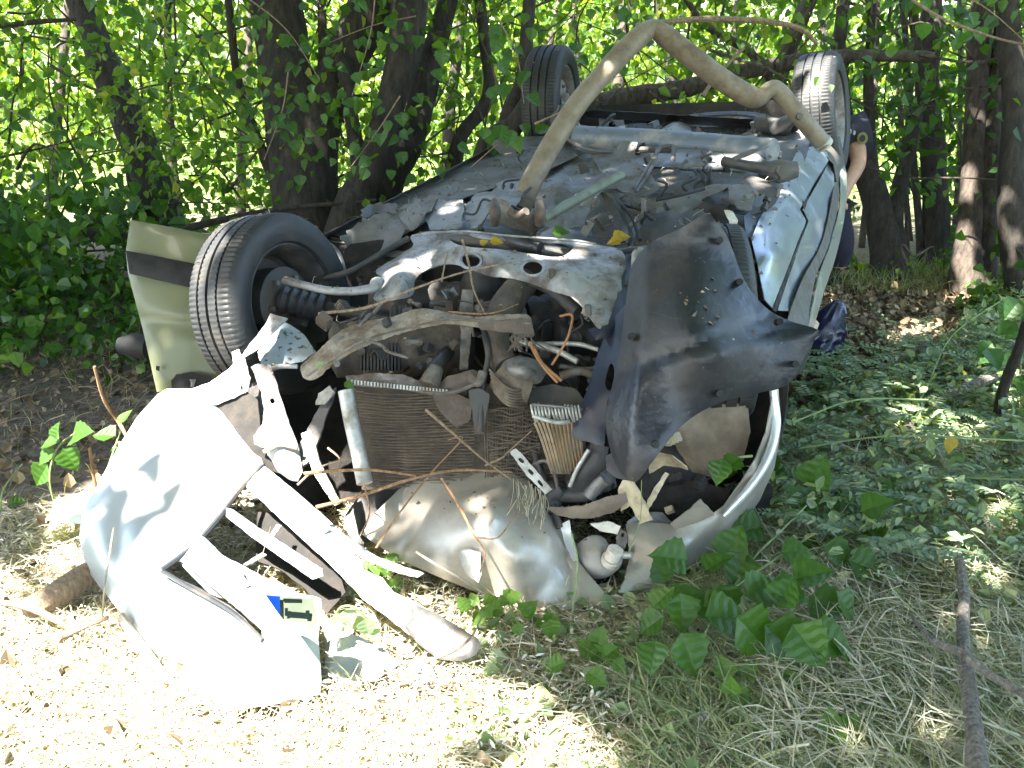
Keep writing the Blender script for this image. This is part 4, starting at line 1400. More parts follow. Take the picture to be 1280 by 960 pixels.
# steered out front left wheel; its inner face looks to the right
c_fl = P(343, 381, 3.28)
ax_fl = MW @ np.array([-.86, .02, .50])
make_wheel('wheel', c_fl, ax_fl, 'left front wheel turned outwards with ribbed tread', rimmat=M_dgrey)  # rim and drum coloured dark to carry the shade of the wheel cavity
c_rl = P(690, 129, 5.35)
make_wheel('wheel', c_rl, -(B_AX * .99 + A_AX * .08 + C_AX * -.03), 'left rear wheel standing up in the air with brake drum in view', rot=.3)
c_rr = P(1027, 143, 4.95)
make_wheel('wheel', c_rr, B_AX * .99 - A_AX * .05 + C_AX * .10, 'right rear wheel standing up with its tread to the viewer')
c_fr = P(893, 404, 3.02)
make_wheel('wheel', c_fr, B_AX * .96 + A_AX * .28, 'right front wheel mostly hidden by the torn wheel arch liner')
make_wheel('spare_wheel', L(2.36, .22, -.12), C_AX + A_AX * .05, 'spare wheel lying flat in the boot floor well', R=.27, W_=.16)
tube('rear_hub_arm', [(700, 150, .03), (712, 165, .02), (735, 172, .03)], [.05, .045, .05], M_mgrey, car, sides=12)
tube('rear_hub_arm', [(690, 128, 5.3), (700, 138, 5.2), (712, 150, 5.1), (722, 165, 5.0)], [.05, .04, .03, .03], M_rim, car, mode='d', sides=12)
tube('brake_hose', [(700, 120, 5.2), (706, 150, 5.1), (716, 168, 5.0), (712, 178, 4.95)], .006, M_mgrey, car, mode='d', sides=6)
tube('rear_hub_arm', [(1010, 150, 5.0), (990, 165, 4.9), (970, 180, 4.8)], .04, M_mgrey, car, mode='d', sides=12)

# right flank: sill, doors, rubbing strip and lower band
sheet('rear_quarter_panel', [(1004, 182, 4.5), (1030, 178, 4.75), (1050, 170, 5.0), (1056, 205, 4.95), (1056, 250, 4.7), (1048, 240, 4.6), (1042, 205, 4.55), (1030, 192, 4.5)], M_mgrey, car, mode='d', jag=.3, step=6, amp=.02)
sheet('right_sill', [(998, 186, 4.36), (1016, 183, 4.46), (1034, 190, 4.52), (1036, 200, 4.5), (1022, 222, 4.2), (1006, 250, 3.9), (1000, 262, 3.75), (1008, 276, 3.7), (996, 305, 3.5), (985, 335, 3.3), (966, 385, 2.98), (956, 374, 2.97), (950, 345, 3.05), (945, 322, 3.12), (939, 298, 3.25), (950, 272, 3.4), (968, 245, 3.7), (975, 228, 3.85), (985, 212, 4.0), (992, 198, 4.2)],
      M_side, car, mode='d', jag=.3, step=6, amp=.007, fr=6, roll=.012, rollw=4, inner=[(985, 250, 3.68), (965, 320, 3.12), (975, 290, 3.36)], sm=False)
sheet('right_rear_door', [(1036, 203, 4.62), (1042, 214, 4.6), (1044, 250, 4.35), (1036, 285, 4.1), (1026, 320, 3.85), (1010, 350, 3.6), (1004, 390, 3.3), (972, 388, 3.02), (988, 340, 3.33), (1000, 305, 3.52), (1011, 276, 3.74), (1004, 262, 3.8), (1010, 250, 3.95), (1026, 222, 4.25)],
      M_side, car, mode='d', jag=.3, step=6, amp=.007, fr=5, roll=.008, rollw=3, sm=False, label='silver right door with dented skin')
sheet('rubbing_strip', [(1043, 228, 4.50), (1049, 235, 4.52), (1047, 262, 4.35), (1040, 290, 4.1), (1034, 312, 3.9), (1020, 345, 3.65), (1012, 385, 3.35), (1008, 412, 3.2), (985, 405, 3.1), (994, 372, 3.2), (1008, 340, 3.48), (1024, 312, 3.78), (1034, 280, 4.0), (1040, 250, 4.2)],
      M_mgrey, car, mode='d', jag=.3, step=6, amp=.01, fr=6, roll=.015, rollw=4)
sheet('door_lower_skin', [(1049, 200, 4.9), (1058, 215, 4.85), (1057, 260, 4.6), (1050, 300, 4.35), (1042, 330, 4.1), (1030, 365, 3.8), (1018, 405, 3.5), (1002, 440, 3.3), (990, 445, 3.2), (1008, 415, 3.26), (1015, 385, 3.42), (1024, 345, 3.7), (1036, 312, 3.96), (1042, 290, 4.15), (1049, 262, 4.4), (1051, 235, 4.6)],
      mat('green_grey_paint', (.34, .38, .36), .3, .5, (.25, .25, .2), 6, .3, .03, coat=.3), car, mode='d', jag=.3, step=6, amp=.02, fr=7)
sheet('door_gap_trim', [(1003, 250, 3.87), (1033, 196, 4.50), (1038, 198, 4.56), (1009, 252, 3.93), (1006, 262, 3.78)], M_dark, car, mode='d', jag=.3, step=5, sm=False)
sheet('door_gap_trim', [(1007, 280, 3.69), (1011, 278, 3.74), (970, 390, 2.99), (966, 387, 2.96)], M_dark, car, mode='d', jag=.3, step=5, sm=False)
sheet('window_frame', [(1012, 415, 3.40), (1018, 425, 3.5), (1005, 462, 3.35), (985, 480, 3.2), (980, 470, 3.1)], M_dark, car, mode='d', step=6)
sheet('wheel_arch_panel', [(930, 270, 3.35), (945, 258, 3.5), (955, 262, 3.5), (940, 296, 3.3), (944, 330, 3.2), (948, 366, 3.06), (955, 376, 3.05), (945, 380, 3.1), (935, 330, 3.2)], M_blue, car, mode='d', step=6, amp=.01)
sheet('side_member', [(905, 262, .03), (930, 262, .02), (955, 258, .0), (975, 240, -.02), (978, 230, .0), (950, 245, .03), (920, 250, .05)], M_blue, car, step=6, amp=.02)

# front right wing, torn wheel arch edge
sheet('front_right_wing', [(774, 741, 2.72), (781, 722, 2.76), (786, 700, 2.80), (785, 675, 2.82), (782, 655, 2.84), (800, 652, 2.85), (838, 655, 2.84), (855, 645, 2.84), (890, 642, 2.84), (905, 632, 2.83), (925, 605, 2.82), (945, 572, 2.80), (958, 540, 2.80), (964, 505, 2.80), (966, 488, 2.82), (973, 486, 2.84), (976, 520, 2.87), (974, 552, 2.92), (968, 585, 2.96), (950, 625, 2.98), (925, 662, 2.97), (890, 697, 2.93), (850, 722, 2.86), (812, 735, 2.78)],
      M_beige, car, mode='d', jag=.3, step=7, amp=.022, fr=8, roll=.02, rollw=5, inner=[(840, 690, 2.78), (900, 660, 2.86), (950, 590, 2.84)], sm=False, fine=.001, label='buckled right wing with torn arch edge')
tube('wing_lip', [(966, 488, 2.83), (970, 530, 2.83), (960, 572, 2.82), (935, 612, 2.81), (905, 645, 2.82)], [.010, .014, .014, .012, .008], M_silver, car, mode='d', sides=10)
sheet('folded_wing_flap', [(838, 655, 2.80), (858, 640, 2.78), (876, 624, 2.76), (893, 643, 2.80), (880, 650, 2.82), (845, 662, 2.82)], M_beige, car, mode='d', step=6, amp=.01, sm=False, roll=.01)
sheet('wing_inner_flange', [(784, 652, 2.86), (800, 640, 2.9), (828, 640, 2.92), (842, 655, 2.86), (800, 676, 2.84), (788, 680, 2.84)], M_sub, car, mode='d', step=6, amp=.01)

# torn wheel arch liner
sheet('wheel_arch_liner', [(884, 267, 2.66), (894, 276, 2.68), (907, 292, 2.70), (918, 318, 2.72), (928, 345, 2.72), (942, 368, 2.72), (962, 388, 2.72), (990, 402, 2.70), (1022, 412, 2.68), (1018, 425, 2.68), (1004, 450, 2.68), (988, 478, 2.68), (965, 487, 2.66), (930, 495, 2.62), (896, 505, 2.58), (862, 524, 2.56), (838, 548, 2.55), (815, 578, 2.56), (795, 602, 2.60), (775, 590, 2.64), (762, 560, 2.66), (757, 520, 2.68), (768, 470, 2.70), (777, 420, 2.74), (783, 370, 2.78), (792, 328, 2.80), (815, 302, 2.76), (848, 287, 2.70)],
      M_liner, car, mode='d', jag=.3, step=8, amp=.009, fr=4.5, roll=.012, rollw=8, t=.005, inner=[(860, 400, 2.56), (900, 440, 2.52), (810, 520, 2.585)],
      relief=lambda x, y: .030 * np.exp(-np.abs((y - 470) - (x - 760) * -.35) / 15.0) - .016 * np.exp(-np.abs((y - 440) + (x - 900) * .22) / 13.0) * np.clip((x - 800) / 40.0, 0, 1) - .045 * np.exp(-np.abs(x - (812 - (y - 320) * .09)) / 26.0) * np.clip((y - 300) / 60.0, 0, 1), fine=.0015, label='torn black wheel arch liner with scuffs and dust')
for (x, y, d) in ((900, 300, 2.66), (925, 352, 2.68), (975, 402, 2.66), (995, 455, 2.64), (900, 492, 2.54), (820, 556, 2.52), (790, 420, 2.64), (776, 520, 2.64)):
    p_ = P(x, y, d)
    mk('clip', *tube_data([p_ + MW @ np.array([0, 0, .03]), p_], .009, 10), M_dark, car, smooth=False)
sheet('liner_fold', [(783, 380, 2.84), (790, 395, 2.80), (776, 440, 2.76), (770, 475, 2.74), (760, 500, 2.74), (757, 535, 2.72), (754, 557, 2.71), (735, 552, 2.73), (716, 546, 2.76), (720, 520, 2.77), (735, 485, 2.80), (748, 440, 2.84), (762, 405, 2.86)], M_blue, car, mode='d', step=7, amp=.016, fr=7, roll=.012, holes=[[(762, 455), (768, 462), (764, 488), (756, 480)]])
sheet('liner_fold', [(757, 570, 2.70), (775, 560, 2.68), (792, 575, 2.66), (786, 600, 2.68), (770, 598, 2.70), (758, 588, 2.71)], M_blue, car, mode='d', step=7, amp=.02)

# crumpled bonnet
sheet('bonnet', [(452, 668, 2.86), (470, 640, 2.88), (498, 612, 2.90), (525, 594, 2.92), (560, 584, 2.93), (600, 584, 2.93), (635, 590, 2.90), (660, 600, 2.88), (672, 618, 2.86), (684, 640, 2.84), (706, 658, 2.82), (714, 672, 2.80), (718, 695, 2.78), (738, 720, 2.75), (762, 748, 2.72), (788, 782, 2.69), (770, 784, 2.70), (740, 775, 2.70), (700, 768, 2.71), (650, 758, 2.72), (600, 742, 2.74), (550, 722, 2.76), (500, 700, 2.80)],
      M_beige, car, mode='d', jag=.3, step=7, amp=.016, fr=6, roll=.012, rollw=4, inner=[(560, 640, 2.79), (620, 640, 2.73), (650, 690, 2.68), (600, 700, 2.72)],
      relief=lambda x, y: -.045 * np.exp(-np.abs(x - (668 + (y - 600) * .24)) / 12.0) * (y > 600) * np.exp(-((y - 650) / 55.0) ** 2) + .04 * np.exp(-np.abs(x - (700 + (y - 600) * .1)) / 9.0) * np.exp(-((y - 680) / 45.0) ** 2) - .035 * np.exp(-np.abs((x - 630) + (y - 600) * .3) / 15.0) * np.exp(-((y - 640) / 70.0) ** 2) + .02 * np.exp(-np.abs((x - 560) + (y - 600) * .6) / 12.0),
      sm=False, fine=.0008, label='crumpled dusty silver bonnet resting on the ground')
sheet('bonnet_inner', [(430, 650, 2.95), (450, 618, 2.98), (478, 578, 3.0), (510, 556, 3.02), (548, 546, 3.02), (590, 550, 3.0), (625, 564, 2.97), (650, 584, 2.94), (668, 606, 2.92), (640, 640, 2.95), (560, 640, 3.0), (500, 660, 2.96), (450, 680, 2.9)], M_dgrey, car, mode='d', step=9, amp=.03, fr=6, roll=.02)
tube('bonnet_edge', [(470, 600, 2.92), (490, 570, 2.98), (520, 553, 3.0), (555, 546, 3.0), (590, 549, 2.99), (630, 566, 2.95), (655, 588, 2.92)], .004, M_alu, car, mode='d', sides=6)
sheet('bonnet_fold', [(700, 655, 2.80), (712, 650, 2.80), (716, 680, 2.78), (722, 700, 2.76), (716, 702, 2.78), (706, 680, 2.80)], M_silver, car, mode='d', step=6, amp=.01)
st = []
for k in range(26):
    x = 640 + rng.random() * 42
    y = 592 + (x - 640) * .4 + rng.random() * 14
    st.append(tube_data(catmull([P(x, y, 2.80), P(x + 1 + rng.normal() * 3, y + 14, 2.78), P(x - 4 + rng.normal() * 6, y + 24 + rng.random() * 22, 2.72)], 3), .0012, 4))
mk('frayed_edge', *merge(st), M_hay, car, kind='stuff')
sheet('bonnet_clip', [(574, 690, 2.70), (584, 686, 2.69), (600, 690, 2.68), (602, 716, 2.68), (598, 728, 2.68), (588, 722, 2.69), (578, 712, 2.70)], M_alu, car, mode='d', step=5, amp=.01, roll=.01)

# front subframe
sheet('subframe', [(513, 296, .03), (535, 289, .04), (575, 290, .05), (640, 296, .05), (700, 300, .05), (745, 306, .04), (775, 312, .03), (782, 330, .02), (776, 352, .0), (780, 380, -.04), (772, 405, -.06), (752, 412, -.06), (738, 398, -.04), (722, 375, -.02), (695, 366, .0), (668, 356, .0), (640, 348, .0), (612, 345, .0), (585, 335, .0), (560, 330, .0), (538, 335, -.01), (520, 348, -.01), (516, 368, -.02), (500, 374, -.02), (480, 376, -.02), (466, 372, -.02), (478, 350, -.01), (470, 338, -.01), (490, 325, .0), (505, 315, .01), (517, 306, .02)],
      M_sub, car, step=6, amp=.014, fr=9, roll=.02, rollw=6, t=.006, inner=[(600, 315, .07), (700, 335, .05), (500, 350, .04)],
      holes=[[(560, 294), (580, 292), (600, 296), (640, 300), (680, 301), (712, 303), (716, 310), (706, 319), (690, 321), (650, 315), (620, 311), (590, 309), (568, 304)], [(577, 320), (586, 316), (598, 317), (604, 325), (600, 333), (588, 335), (579, 330)], [(652, 329), (662, 325), (674, 327), (680, 334), (676, 342), (664, 344), (654, 339)]], label='pale spattered front subframe with oval holes')
for (x, y) in ((588, 326), (666, 335)):
    tube('hole_rim', [(x + 13 * math.cos(a) * 1.05, y + 9.5 * math.sin(a), .06) for a in np.linspace(0, 6.28, 13)], .004, M_sub, car, sides=6, sub=2)
tube('subframe_lip', [(515, 295, .05), (575, 289, .07), (640, 295, .07), (712, 300, .06), (745, 305, .05)], .0035, M_sub, car, sides=8)
tube('steering_rack', [(560, 300, .02), (620, 303, .03), (660, 310, .02), (712, 318, .0)], [.02, .022, .028, .02], M_mgrey, car, sides=12)
tube('rack_boot', [(630, 300, .04), (652, 305, .04), (675, 311, .03)], .022, M_black, car, sides=12, jit=.2, js=40)
for (x, y) in ((612, 318), (690, 340), (735, 385)):
    p = Q(x, y, .045, 'c')
    mk('bolt', *tube_data([p - C_AX * .02, p + C_AX * .008], .009, 6), M_mgrey, car, smooth=False)
sheet('crossmember_dark_side', [(770, 308, .03), (790, 300, .03), (800, 320, .01), (790, 355, -.02), (782, 400, -.06), (768, 420, -.08), (745, 425, -.08), (735, 412, -.07), (760, 405, -.05), (772, 370, -.02)], M_blue, car, step=6, amp=.02, roll=.015)
tube('control_arm', [(356, 350, 3.16), (378, 356, 3.14), (410, 363, 3.12), (440, 364, 3.12), (466, 360, 3.13), (472, 352, 3.16)], [.018, .016, .017, .018, .02, .024], M_sub, car, mode='d', sides=12, flat=.7)
tube('tie_rod', [(405, 348, 3.35), (440, 338, 3.35), (478, 316, 3.4), (510, 298, 3.45)], .010, M_dgrey, car, mode='d', sides=8)
tube('drive_shaft', [(350, 378, 3.25), (390, 382, 3.25), (450, 392, 3.22), (500, 400, 3.2)], [.03, .02, .018, .03], M_dgrey, car, mode='d', sides=12)
rg = [(350 + k * 5.5, 374 + k * 1.2, 3.2) for k in range(11)]
tube('shaft_boot', rg, [.05 if k % 2 else .038 for k in range(11)], M_black, car, mode='d', sides=14, sub=2)
sheet('strut_tower', [(412, 296, -.04), (432, 300, -.05), (445, 312, -.12), (476, 322, -.1), (472, 345, -.14), (440, 350, -.2), (415, 345, -.25), (402, 330, -.2)], M_mgrey, car, step=8, amp=.04, fr=7)
sheet('arch_cavity_shade', [(355, 300, 3.75), (400, 292, 3.85), (450, 300, 3.8), (520, 300, 3.7), (520, 380, 3.45), (470, 420, 3.35), (420, 440, 3.3), (350, 440, 3.35), (330, 380, 3.5)], M_void, car, mode='d', step=12, amp=.08, fr=4)  # dark sheet standing in for the shade behind the left wheel
tube('arch_lip', [(402, 300, 3.6), (420, 315, 3.55), (428, 335, 3.5), (430, 356, 3.45)], .012, M_mgrey, car, mode='d', sides=8)
# the inside of the engine bay
sheet('bulkhead', [(470, 300, 3.7), (800, 300, 3.6), (960, 330, 3.3), (985, 450, 3.1), (970, 560, 3.1), (900, 680, 3.05), (760, 735, 2.95), (600, 700, 3.1), (440, 690, 3.2), (330, 600, 3.2), (320, 470, 3.3), (420, 340, 3.6)], M_void, car, mode='d', inner=[(620, 420, 3.62), (620, 540, 3.45), (850, 560, 3.4), (450, 520, 3.4)], step=14, amp=.12, fr=4, t=.01)
for i, (x, y, d, r, a, ln, m_k) in enumerate([(520, 432, 3.12, .095, 5, .17, M_rust), (455, 435, 3.12, .085, 5, .10, M_dgrey), (600, 375, 3.3, .07, 80, .10, M_dgrey), (700, 400, 3.3, .09, 10, .12, M_dgrey), (725, 420, 3.15, .06, 0, .08, M_black),
                                              (555, 375, 3.35, .06, 0, .12, M_dgrey), (500, 385, 3.35, .07, 0, .1, M_rust), (830, 590, 3.1, .09, 60, .12, M_dgrey), (700, 590, 3.05, .05, 60, .06, M_cast), (745, 600, 3.0, .045, 20, .05, M_cast), (680, 470, 3.2, .08, 0, .1, M_dgrey), (640, 390, 3.2, .045, 100, .05, M_cast)]):
    ang = math.radians(a)
    dr = MW @ np.array([math.cos(ang), -math.sin(ang), .15])
    p = P(x, y, d)
    n_ = 15
    path = [p + dr * ln * (k / (n_ - 1) * 2 - 1) for k in range(n_)]
    rr = [r * (.6 if k in (0, n_ - 1) else (1.0 if k % 4 else .93)) for k in range(n_)]
    mk('engine_casting', *tube_data(path, rr, 22, .06, 9), m_k, car)
# finned casting left
fv = []
for k in range(12):
    x = 452 + k * 4.3
    fv.append(box_data((P(x, 430, 3.03) + P(x, 462, 3.01)) / 2, (P(x + 1.3, 445, 3.02) - P(x, 445, 3.02)), (P(x, 464, 3.0) - P(x, 430, 3.03)) / 2, MW @ np.array([0, 0, .02])))
mk('casting_fin', *merge(fv), M_dgrey, car, smooth=False, kind='stuff')
sheet('engine_mount_strap', [(578, 362, 3.06), (592, 362, 3.06), (590, 400, 3.02), (588, 430, 2.98), (584, 462, 2.96), (574, 462, 2.96), (576, 420, 3.0), (574, 390, 3.04)], M_cast, car, mode='d', step=5, amp=.01, t=.012, sm=False)
sheet('battery_tray', [(542, 370, 3.15), (566, 370, 3.15), (566, 392, 3.1), (542, 392, 3.1)], M_rust, car, mode='d', step=6, amp=.01, sm=False)
tube('exhaust_downpipe', [(655, 352, 3.2), (640, 372, 3.1), (626, 395, 3.02), (620, 420, 2.98), (624, 444, 2.94), (634, 460, 2.90)], [.045, .045, .05, .04, .038, .035], M_rust, car, mode='d', sides=18, jit=.08, js=14)
sheet('thermostat_housing', [(624, 462, 2.84), (632, 450, 2.84), (650, 444, 2.84), (672, 450, 2.84), (684, 466, 2.84), (676, 478, 2.82), (655, 484, 2.82), (636, 478, 2.82)], M_cast, car, mode='d', step=5, amp=.015, fr=14, roll=.05, rollw=10, inner=[(652, 462, 2.79)], t=.01)
tube('flexible_joint', [(628, 470, 2.88), (645, 484, 2.86), (662, 490, 2.86)], [.05, .055, .05], M_fin, car, mode='d', sides=18, jit=.05)
for k in range(7):
    tube('flexible_joint_ring', [(612 + k * 1.0, 462 + k * 4.6, 2.83), (636, 486 + k * 3.4, 2.79), (662 - k * .6, 486 + k * 3.6, 2.83)], .004, M_fin, car, mode='d', sides=6)
tube('coolant_hose', [(538, 480, 2.9), (540, 466, 2.92), (550, 452, 2.97), (560, 440, 3.05)], [.024, .022, .02, .02], M_black, car, mode='d', sides=14)
tube('hose_end', [(536, 482, 2.86), (541, 470, 2.87), (546, 460, 2.88)], [.03, .026, .02], M_cast, car, mode='d', sides=12)
for pts, r, mm in [([(650, 428, 2.95), (690, 436, 2.93), (722, 452, 2.9)], .009, M_alu), ([(672, 430, 2.97), (720, 430, 2.95), (748, 437, 2.93)], .007, M_alu), ([(700, 470, 2.9), (725, 464, 2.9), (745, 470, 2.88)], .012, M_cast), ([(700, 458, 2.95), (735, 462, 2.93), (760, 455, 2.9)], .008, M_cast),
                   ([(600, 395, 3.0), (610, 440, 2.9), (604, 480, 2.86), (600, 540, 2.84)], .008, M_dgrey), ([(588, 470, 2.86), (598, 478, 2.84), (604, 466, 2.85)], .014, M_cast), ([(664, 350, 3.1), (690, 362, 3.05), (722, 390, 3.0)], .02, M_dgrey),
                   ([(770, 330, 3.1), (775, 350, 3.05), (780, 372, 3.0)], .022, M_mgrey), ([(796, 400, 3.0), (786, 440, 2.95), (780, 480, 2.9)], .015, M_rust)]:
    tube('engine_pipe', pts, r, mm, car, mode='d', sides=10, jit=.08, js=20)
sheet('gearbox_bracket', [(754, 372, 3.0), (768, 365, 3.0), (780, 372, 2.98), (778, 392, 2.96), (768, 412, 2.94), (756, 405, 2.96), (750, 390, 2.98)], M_rust, car, mode='d', step=5, amp=.01, t=.02)

# radiator: cores of individually bent fins, tanks, comb strip
sheet('radiator_core', [(438, 484, 2.93), (600, 478, 2.93), (730, 500, 2.93), (735, 600, 2.91), (600, 610, 2.91), (452, 612, 2.91)], mat('radiator_core_brown', (.05, .038, .028), .8, 0, (.09, .07, .05), 20, .5, .8, 120), car, mode='d', step=14, amp=.01, sm=False, t=.02)


def fin(pts, r):
    W = catmull([P(*p) for p in pts], 3)
    return tube_data(W, r, 4, 0, 1, 1.0)


fv = []
for k in range(32):
    y = 489 + k * 3.75
    off = 3.0 * math.sin(k * .8)
    xs = np.linspace(442 + k * .9, 596 - k * .2, 9)
    fv.append(fin([(x, y + 3 * math.sin((x - 440) / 34) * (1.2 - k * .03) + (x - 440) * .025 + rng.normal() * .5, 2.895 + .006 * math.sin(x / 13.0 + k * .4)) for x in xs], .0016))
for k in range(26):
    y = 512 + k * 4.1
    xs = np.linspace(606 + k * .4, 668 + k * 1.6, 7)
    fv.append(fin([(x, y + 2.2 * math.sin(x / 6 + k) + rng.normal() * .9, 2.875 + rng.normal() * .004) for x in xs], .0024))
for k in range(22):
    x = 606 + k * 3.4
    fv.append(fin([(x + rng.normal() * .7, 512 + j * 18, 2.878 + rng.normal() * .003) for j in range(6)], .0012))
mk('radiator_fin', *merge(fv), M_fin, car, kind='stuff')
sheet('radiator_tank', [(432, 470, 2.90), (470, 466, 2.88), (505, 468, 2.87), (530, 478, 2.86), (528, 488, 2.87), (480, 482, 2.88), (434, 480, 2.90)], M_cast, car, mode='d', step=5, amp=.015, roll=.02, t=.012)
sheet('radiator_tank', [(540, 486, 2.86), (560, 470, 2.86), (592, 462, 2.86), (602, 468, 2.86), (600, 480, 2.85), (575, 488, 2.85), (550, 492, 2.86)], M_rust, car, mode='d', step=5, amp=.02, roll=.02, t=.012)
tube('radiator_seam', [(440, 480, 2.86), (500, 484, 2.85), (545, 492, 2.84), (575, 488, 2.84), (605, 474, 2.84)], .006, M_cast, car, mode='d', sides=8)
fv = []
for k in range(30):
    f_ = k / 29
    x = 440 + f_ * 118
    y = 476 + 12 * f_ + 1.5
    fv.append(box_data(P(x, y, 2.845), MW @ np.array([.0022, 0, 0]), MW @ np.array([0, .006, 0]), MW @ np.array([0, 0, .006])))
mk('radiator_comb', *merge(fv), M_alu, car, smooth=False, kind='stuff')
sheet('radiator_patch', [(585, 488, 2.85), (600, 485, 2.84), (612, 492, 2.84), (608, 520, 2.84), (605, 542, 2.84), (594, 543, 2.85), (590, 515, 2.85)], M_dgrey, car, mode='d', step=5, amp=.01)
sheet('radiator_mud', [(540, 495, 2.87), (570, 492, 2.86), (590, 500, 2.86), (588, 525, 2.87), (570, 535, 2.88), (550, 515, 2.88)], M_rust, car, mode='d', step=4, amp=.02, fr=30)
tube('radiator_side_tube', [(432, 488, 2.80), (440, 530, 2.79), (449, 570, 2.78), (456, 604, 2.76)], [.021, .021, .021, .022], M_alu, car, mode='d', sides=18)
# small finned cooler
fv = []
for k in range(12):
    x0 = 668 + k * 5.2
    x1 = 690 + k * 3.6
    fv.append(fin([(x0, 528, 2.78), ((x0 + x1) / 2 - 2, 550, 2.78), (x1, 592 - (k > 6) * (k - 6) * 3, 2.80)], .0045))
mk('cooler_tube', *merge(fv), M_copper, car, kind='stuff')
sheet('cooler_back', [(664, 508, 2.82), (722, 512, 2.82), (728, 545, 2.82), (722, 590, 2.83), (692, 592, 2.83), (676, 560, 2.83)], M_void, car, mode='d', step=9, sm=False)
fv = []
for k in range(15):
    x0 = 664 + k * 4.2
    fv.append(fin([(x0, 506 + rng.random() * 2, 2.77), (x0 + 2, 516, 2.755), (x0 + 5 + rng.normal(), 527, 2.77)], .0036))
mk('cooler_tooth', *merge(fv), M_alu, car, kind='stuff')
tube('cooler_rail', [(664, 506, 2.77), (695, 508, 2.76), (728, 512, 2.77)], .004, M_cast, car, mode='d')
tube('cooler_rail', [(666, 520, 2.76), (695, 528, 2.75), (712, 527, 2.76)], .006, M_alu, car, mode='d')
sheet('fan_shroud', [(662, 486, 2.88), (690, 480, 2.88), (720, 486, 2.88), (730, 500, 2.87), (722, 508, 2.86), (662, 504, 2.86)], M_dgrey, car, mode='d', step=6, amp=.01, t=.01)

# bent crossmember channel
sheet('crossmember', [(376, 458, 2.92), (400, 436, 2.93), (425, 414, 2.94), (455, 402, 2.95), (490, 396, 2.93), (520, 386, 2.92), (548, 388, 2.92), (590, 396, 2.90), (630, 393, 2.88), (662, 395, 2.86), (662, 420, 2.86), (640, 416, 2.87), (600, 410, 2.88), (560, 405, 2.90), (520, 412, 2.90), (485, 422, 2.88), (450, 436, 2.86), (420, 452, 2.86), (398, 472, 2.87), (382, 474, 2.90)],
      mat('mud_caked_steel', (.22, .20, .165), .75, .1, (.13, .095, .06), 14, .5, .6, 60, grime=.7), car, mode='d', step=5, amp=.02, fr=16, roll=.03, rollw=6, t=.006, label='bent crossmember caked in mud and straw')
tube('crossmember_edge', [(384, 470, 2.85), (420, 446, 2.84), (455, 426, 2.84), (500, 412, 2.86), (560, 400, 2.88), (620, 402, 2.86), (664, 404, 2.84)], .0035, M_cast, car, mode='d', jit=.4, js=30)
sheet('crossmember_rusty_end', [(598, 402, 2.86), (640, 400, 2.84), (664, 398, 2.84), (668, 420, 2.84), (650, 424, 2.84), (640, 416, 2.85), (600, 412, 2.86)], M_rust, car, mode='d', step=5, amp=.01, t=.006, sm=False)
for k in range(14):
    x = 640 + rng.random() * 28
    tube('rust_flake', [(x, 418, 2.84), (x + rng.normal() * 5, 425, 2.83), (x + rng.normal() * 8, 432 + rng.random() * 8, 2.84)], .0025, M_rust, car, mode='d', sides=5)

# left front corner structure
sheet('arch_lip_plate', [(300, 449, 2.98), (312, 430, 3.0), (330, 408, 3.02), (338, 392, 3.04), (360, 398, 3.04), (352, 405, 3.02), (338, 420, 3.0), (334, 432, 2.99), (320, 438, 2.98)], M_sub, car, mode='d', step=5, amp=.012, sm=False, t=.004)
sheet('speckled_inner_wing', [(322, 440, 3.04), (338, 415, 3.06), (356, 402, 3.08), (380, 418, 3.08), (395, 440, 3.06), (378, 452, 3.04), (345, 458, 3.02), (326, 455, 3.02)], mat('speckled_blue_grey', (.20, .25, .29), .5, .2, (.2, .2, .18), 10, .3, .1, speck=((.05, .05, .05), 70, .58)), car, mode='d', step=7, amp=.02, roll=.02)
sheet('corner_bracket', [(314, 458, 2.92), (322, 454, 2.92), (338, 456, 2.92), (345, 475, 2.90), (352, 500, 2.88), (362, 530, 2.86), (374, 560, 2.84), (378, 590, 2.82), (372, 602, 2.82), (362, 600, 2.83), (348, 590, 2.84), (330, 560, 2.85), (318, 555, 2.86), (317, 545, 2.86), (328, 530, 2.87), (330, 510, 2.88), (326, 490, 2.90)],
      M_sub, car, mode='d', step=5, amp=.02, fr=12, roll=.016, rollw=5, t=.005, holes=[[(337, 500), (341, 498), (344, 502), (340, 505)]], sm=False, label='flaked pale corner bracket at the torn left front')
tube('corner_stay', [(372, 458, 2.92), (350, 458, 2.92), (338, 462, 2.90)], .007, M_sub, car, mode='d')
tube('corner_stay', [(330, 565, 2.84), (350, 556, 2.84), (372, 560, 2.83)], .006, M_cream, car, mode='d')
sheet('headlamp_bracket', [(372, 560, 2.88), (385, 535, 2.88), (398, 510, 2.90), (412, 488, 2.92), (420, 484, 2.92), (416, 500, 2.90), (408, 520, 2.88), (400, 545, 2.86), (388, 575, 2.84), (376, 585, 2.84)], M_mgrey, car, mode='d', step=5, amp=.012, t=.006, label='speckled slanting headlamp bracket')
sheet('headlamp_bracket', [(398, 492, 2.90), (412, 482, 2.90), (418, 490, 2.88), (406, 505, 2.88), (394, 506, 2.89)], M_alu, car, mode='d', step=5, t=.006)
sheet('support_stay', [(376, 542, 2.82), (388, 538, 2.82), (400, 580, 2.79), (425, 628, 2.76), (418, 632, 2.76), (392, 592, 2.79)], M_white, car, mode='d', step=6, t=.01, amp=.006, sm=False)
sheet('dark_side_panel', [(250, 510, 3.05), (305, 485, 3.0), (322, 500, 2.95), (328, 560, 2.9), (350, 592, 2.88), (300, 575, 2.9), (262, 545, 2.98)], M_void, car, mode='d', step=8, amp=.02)
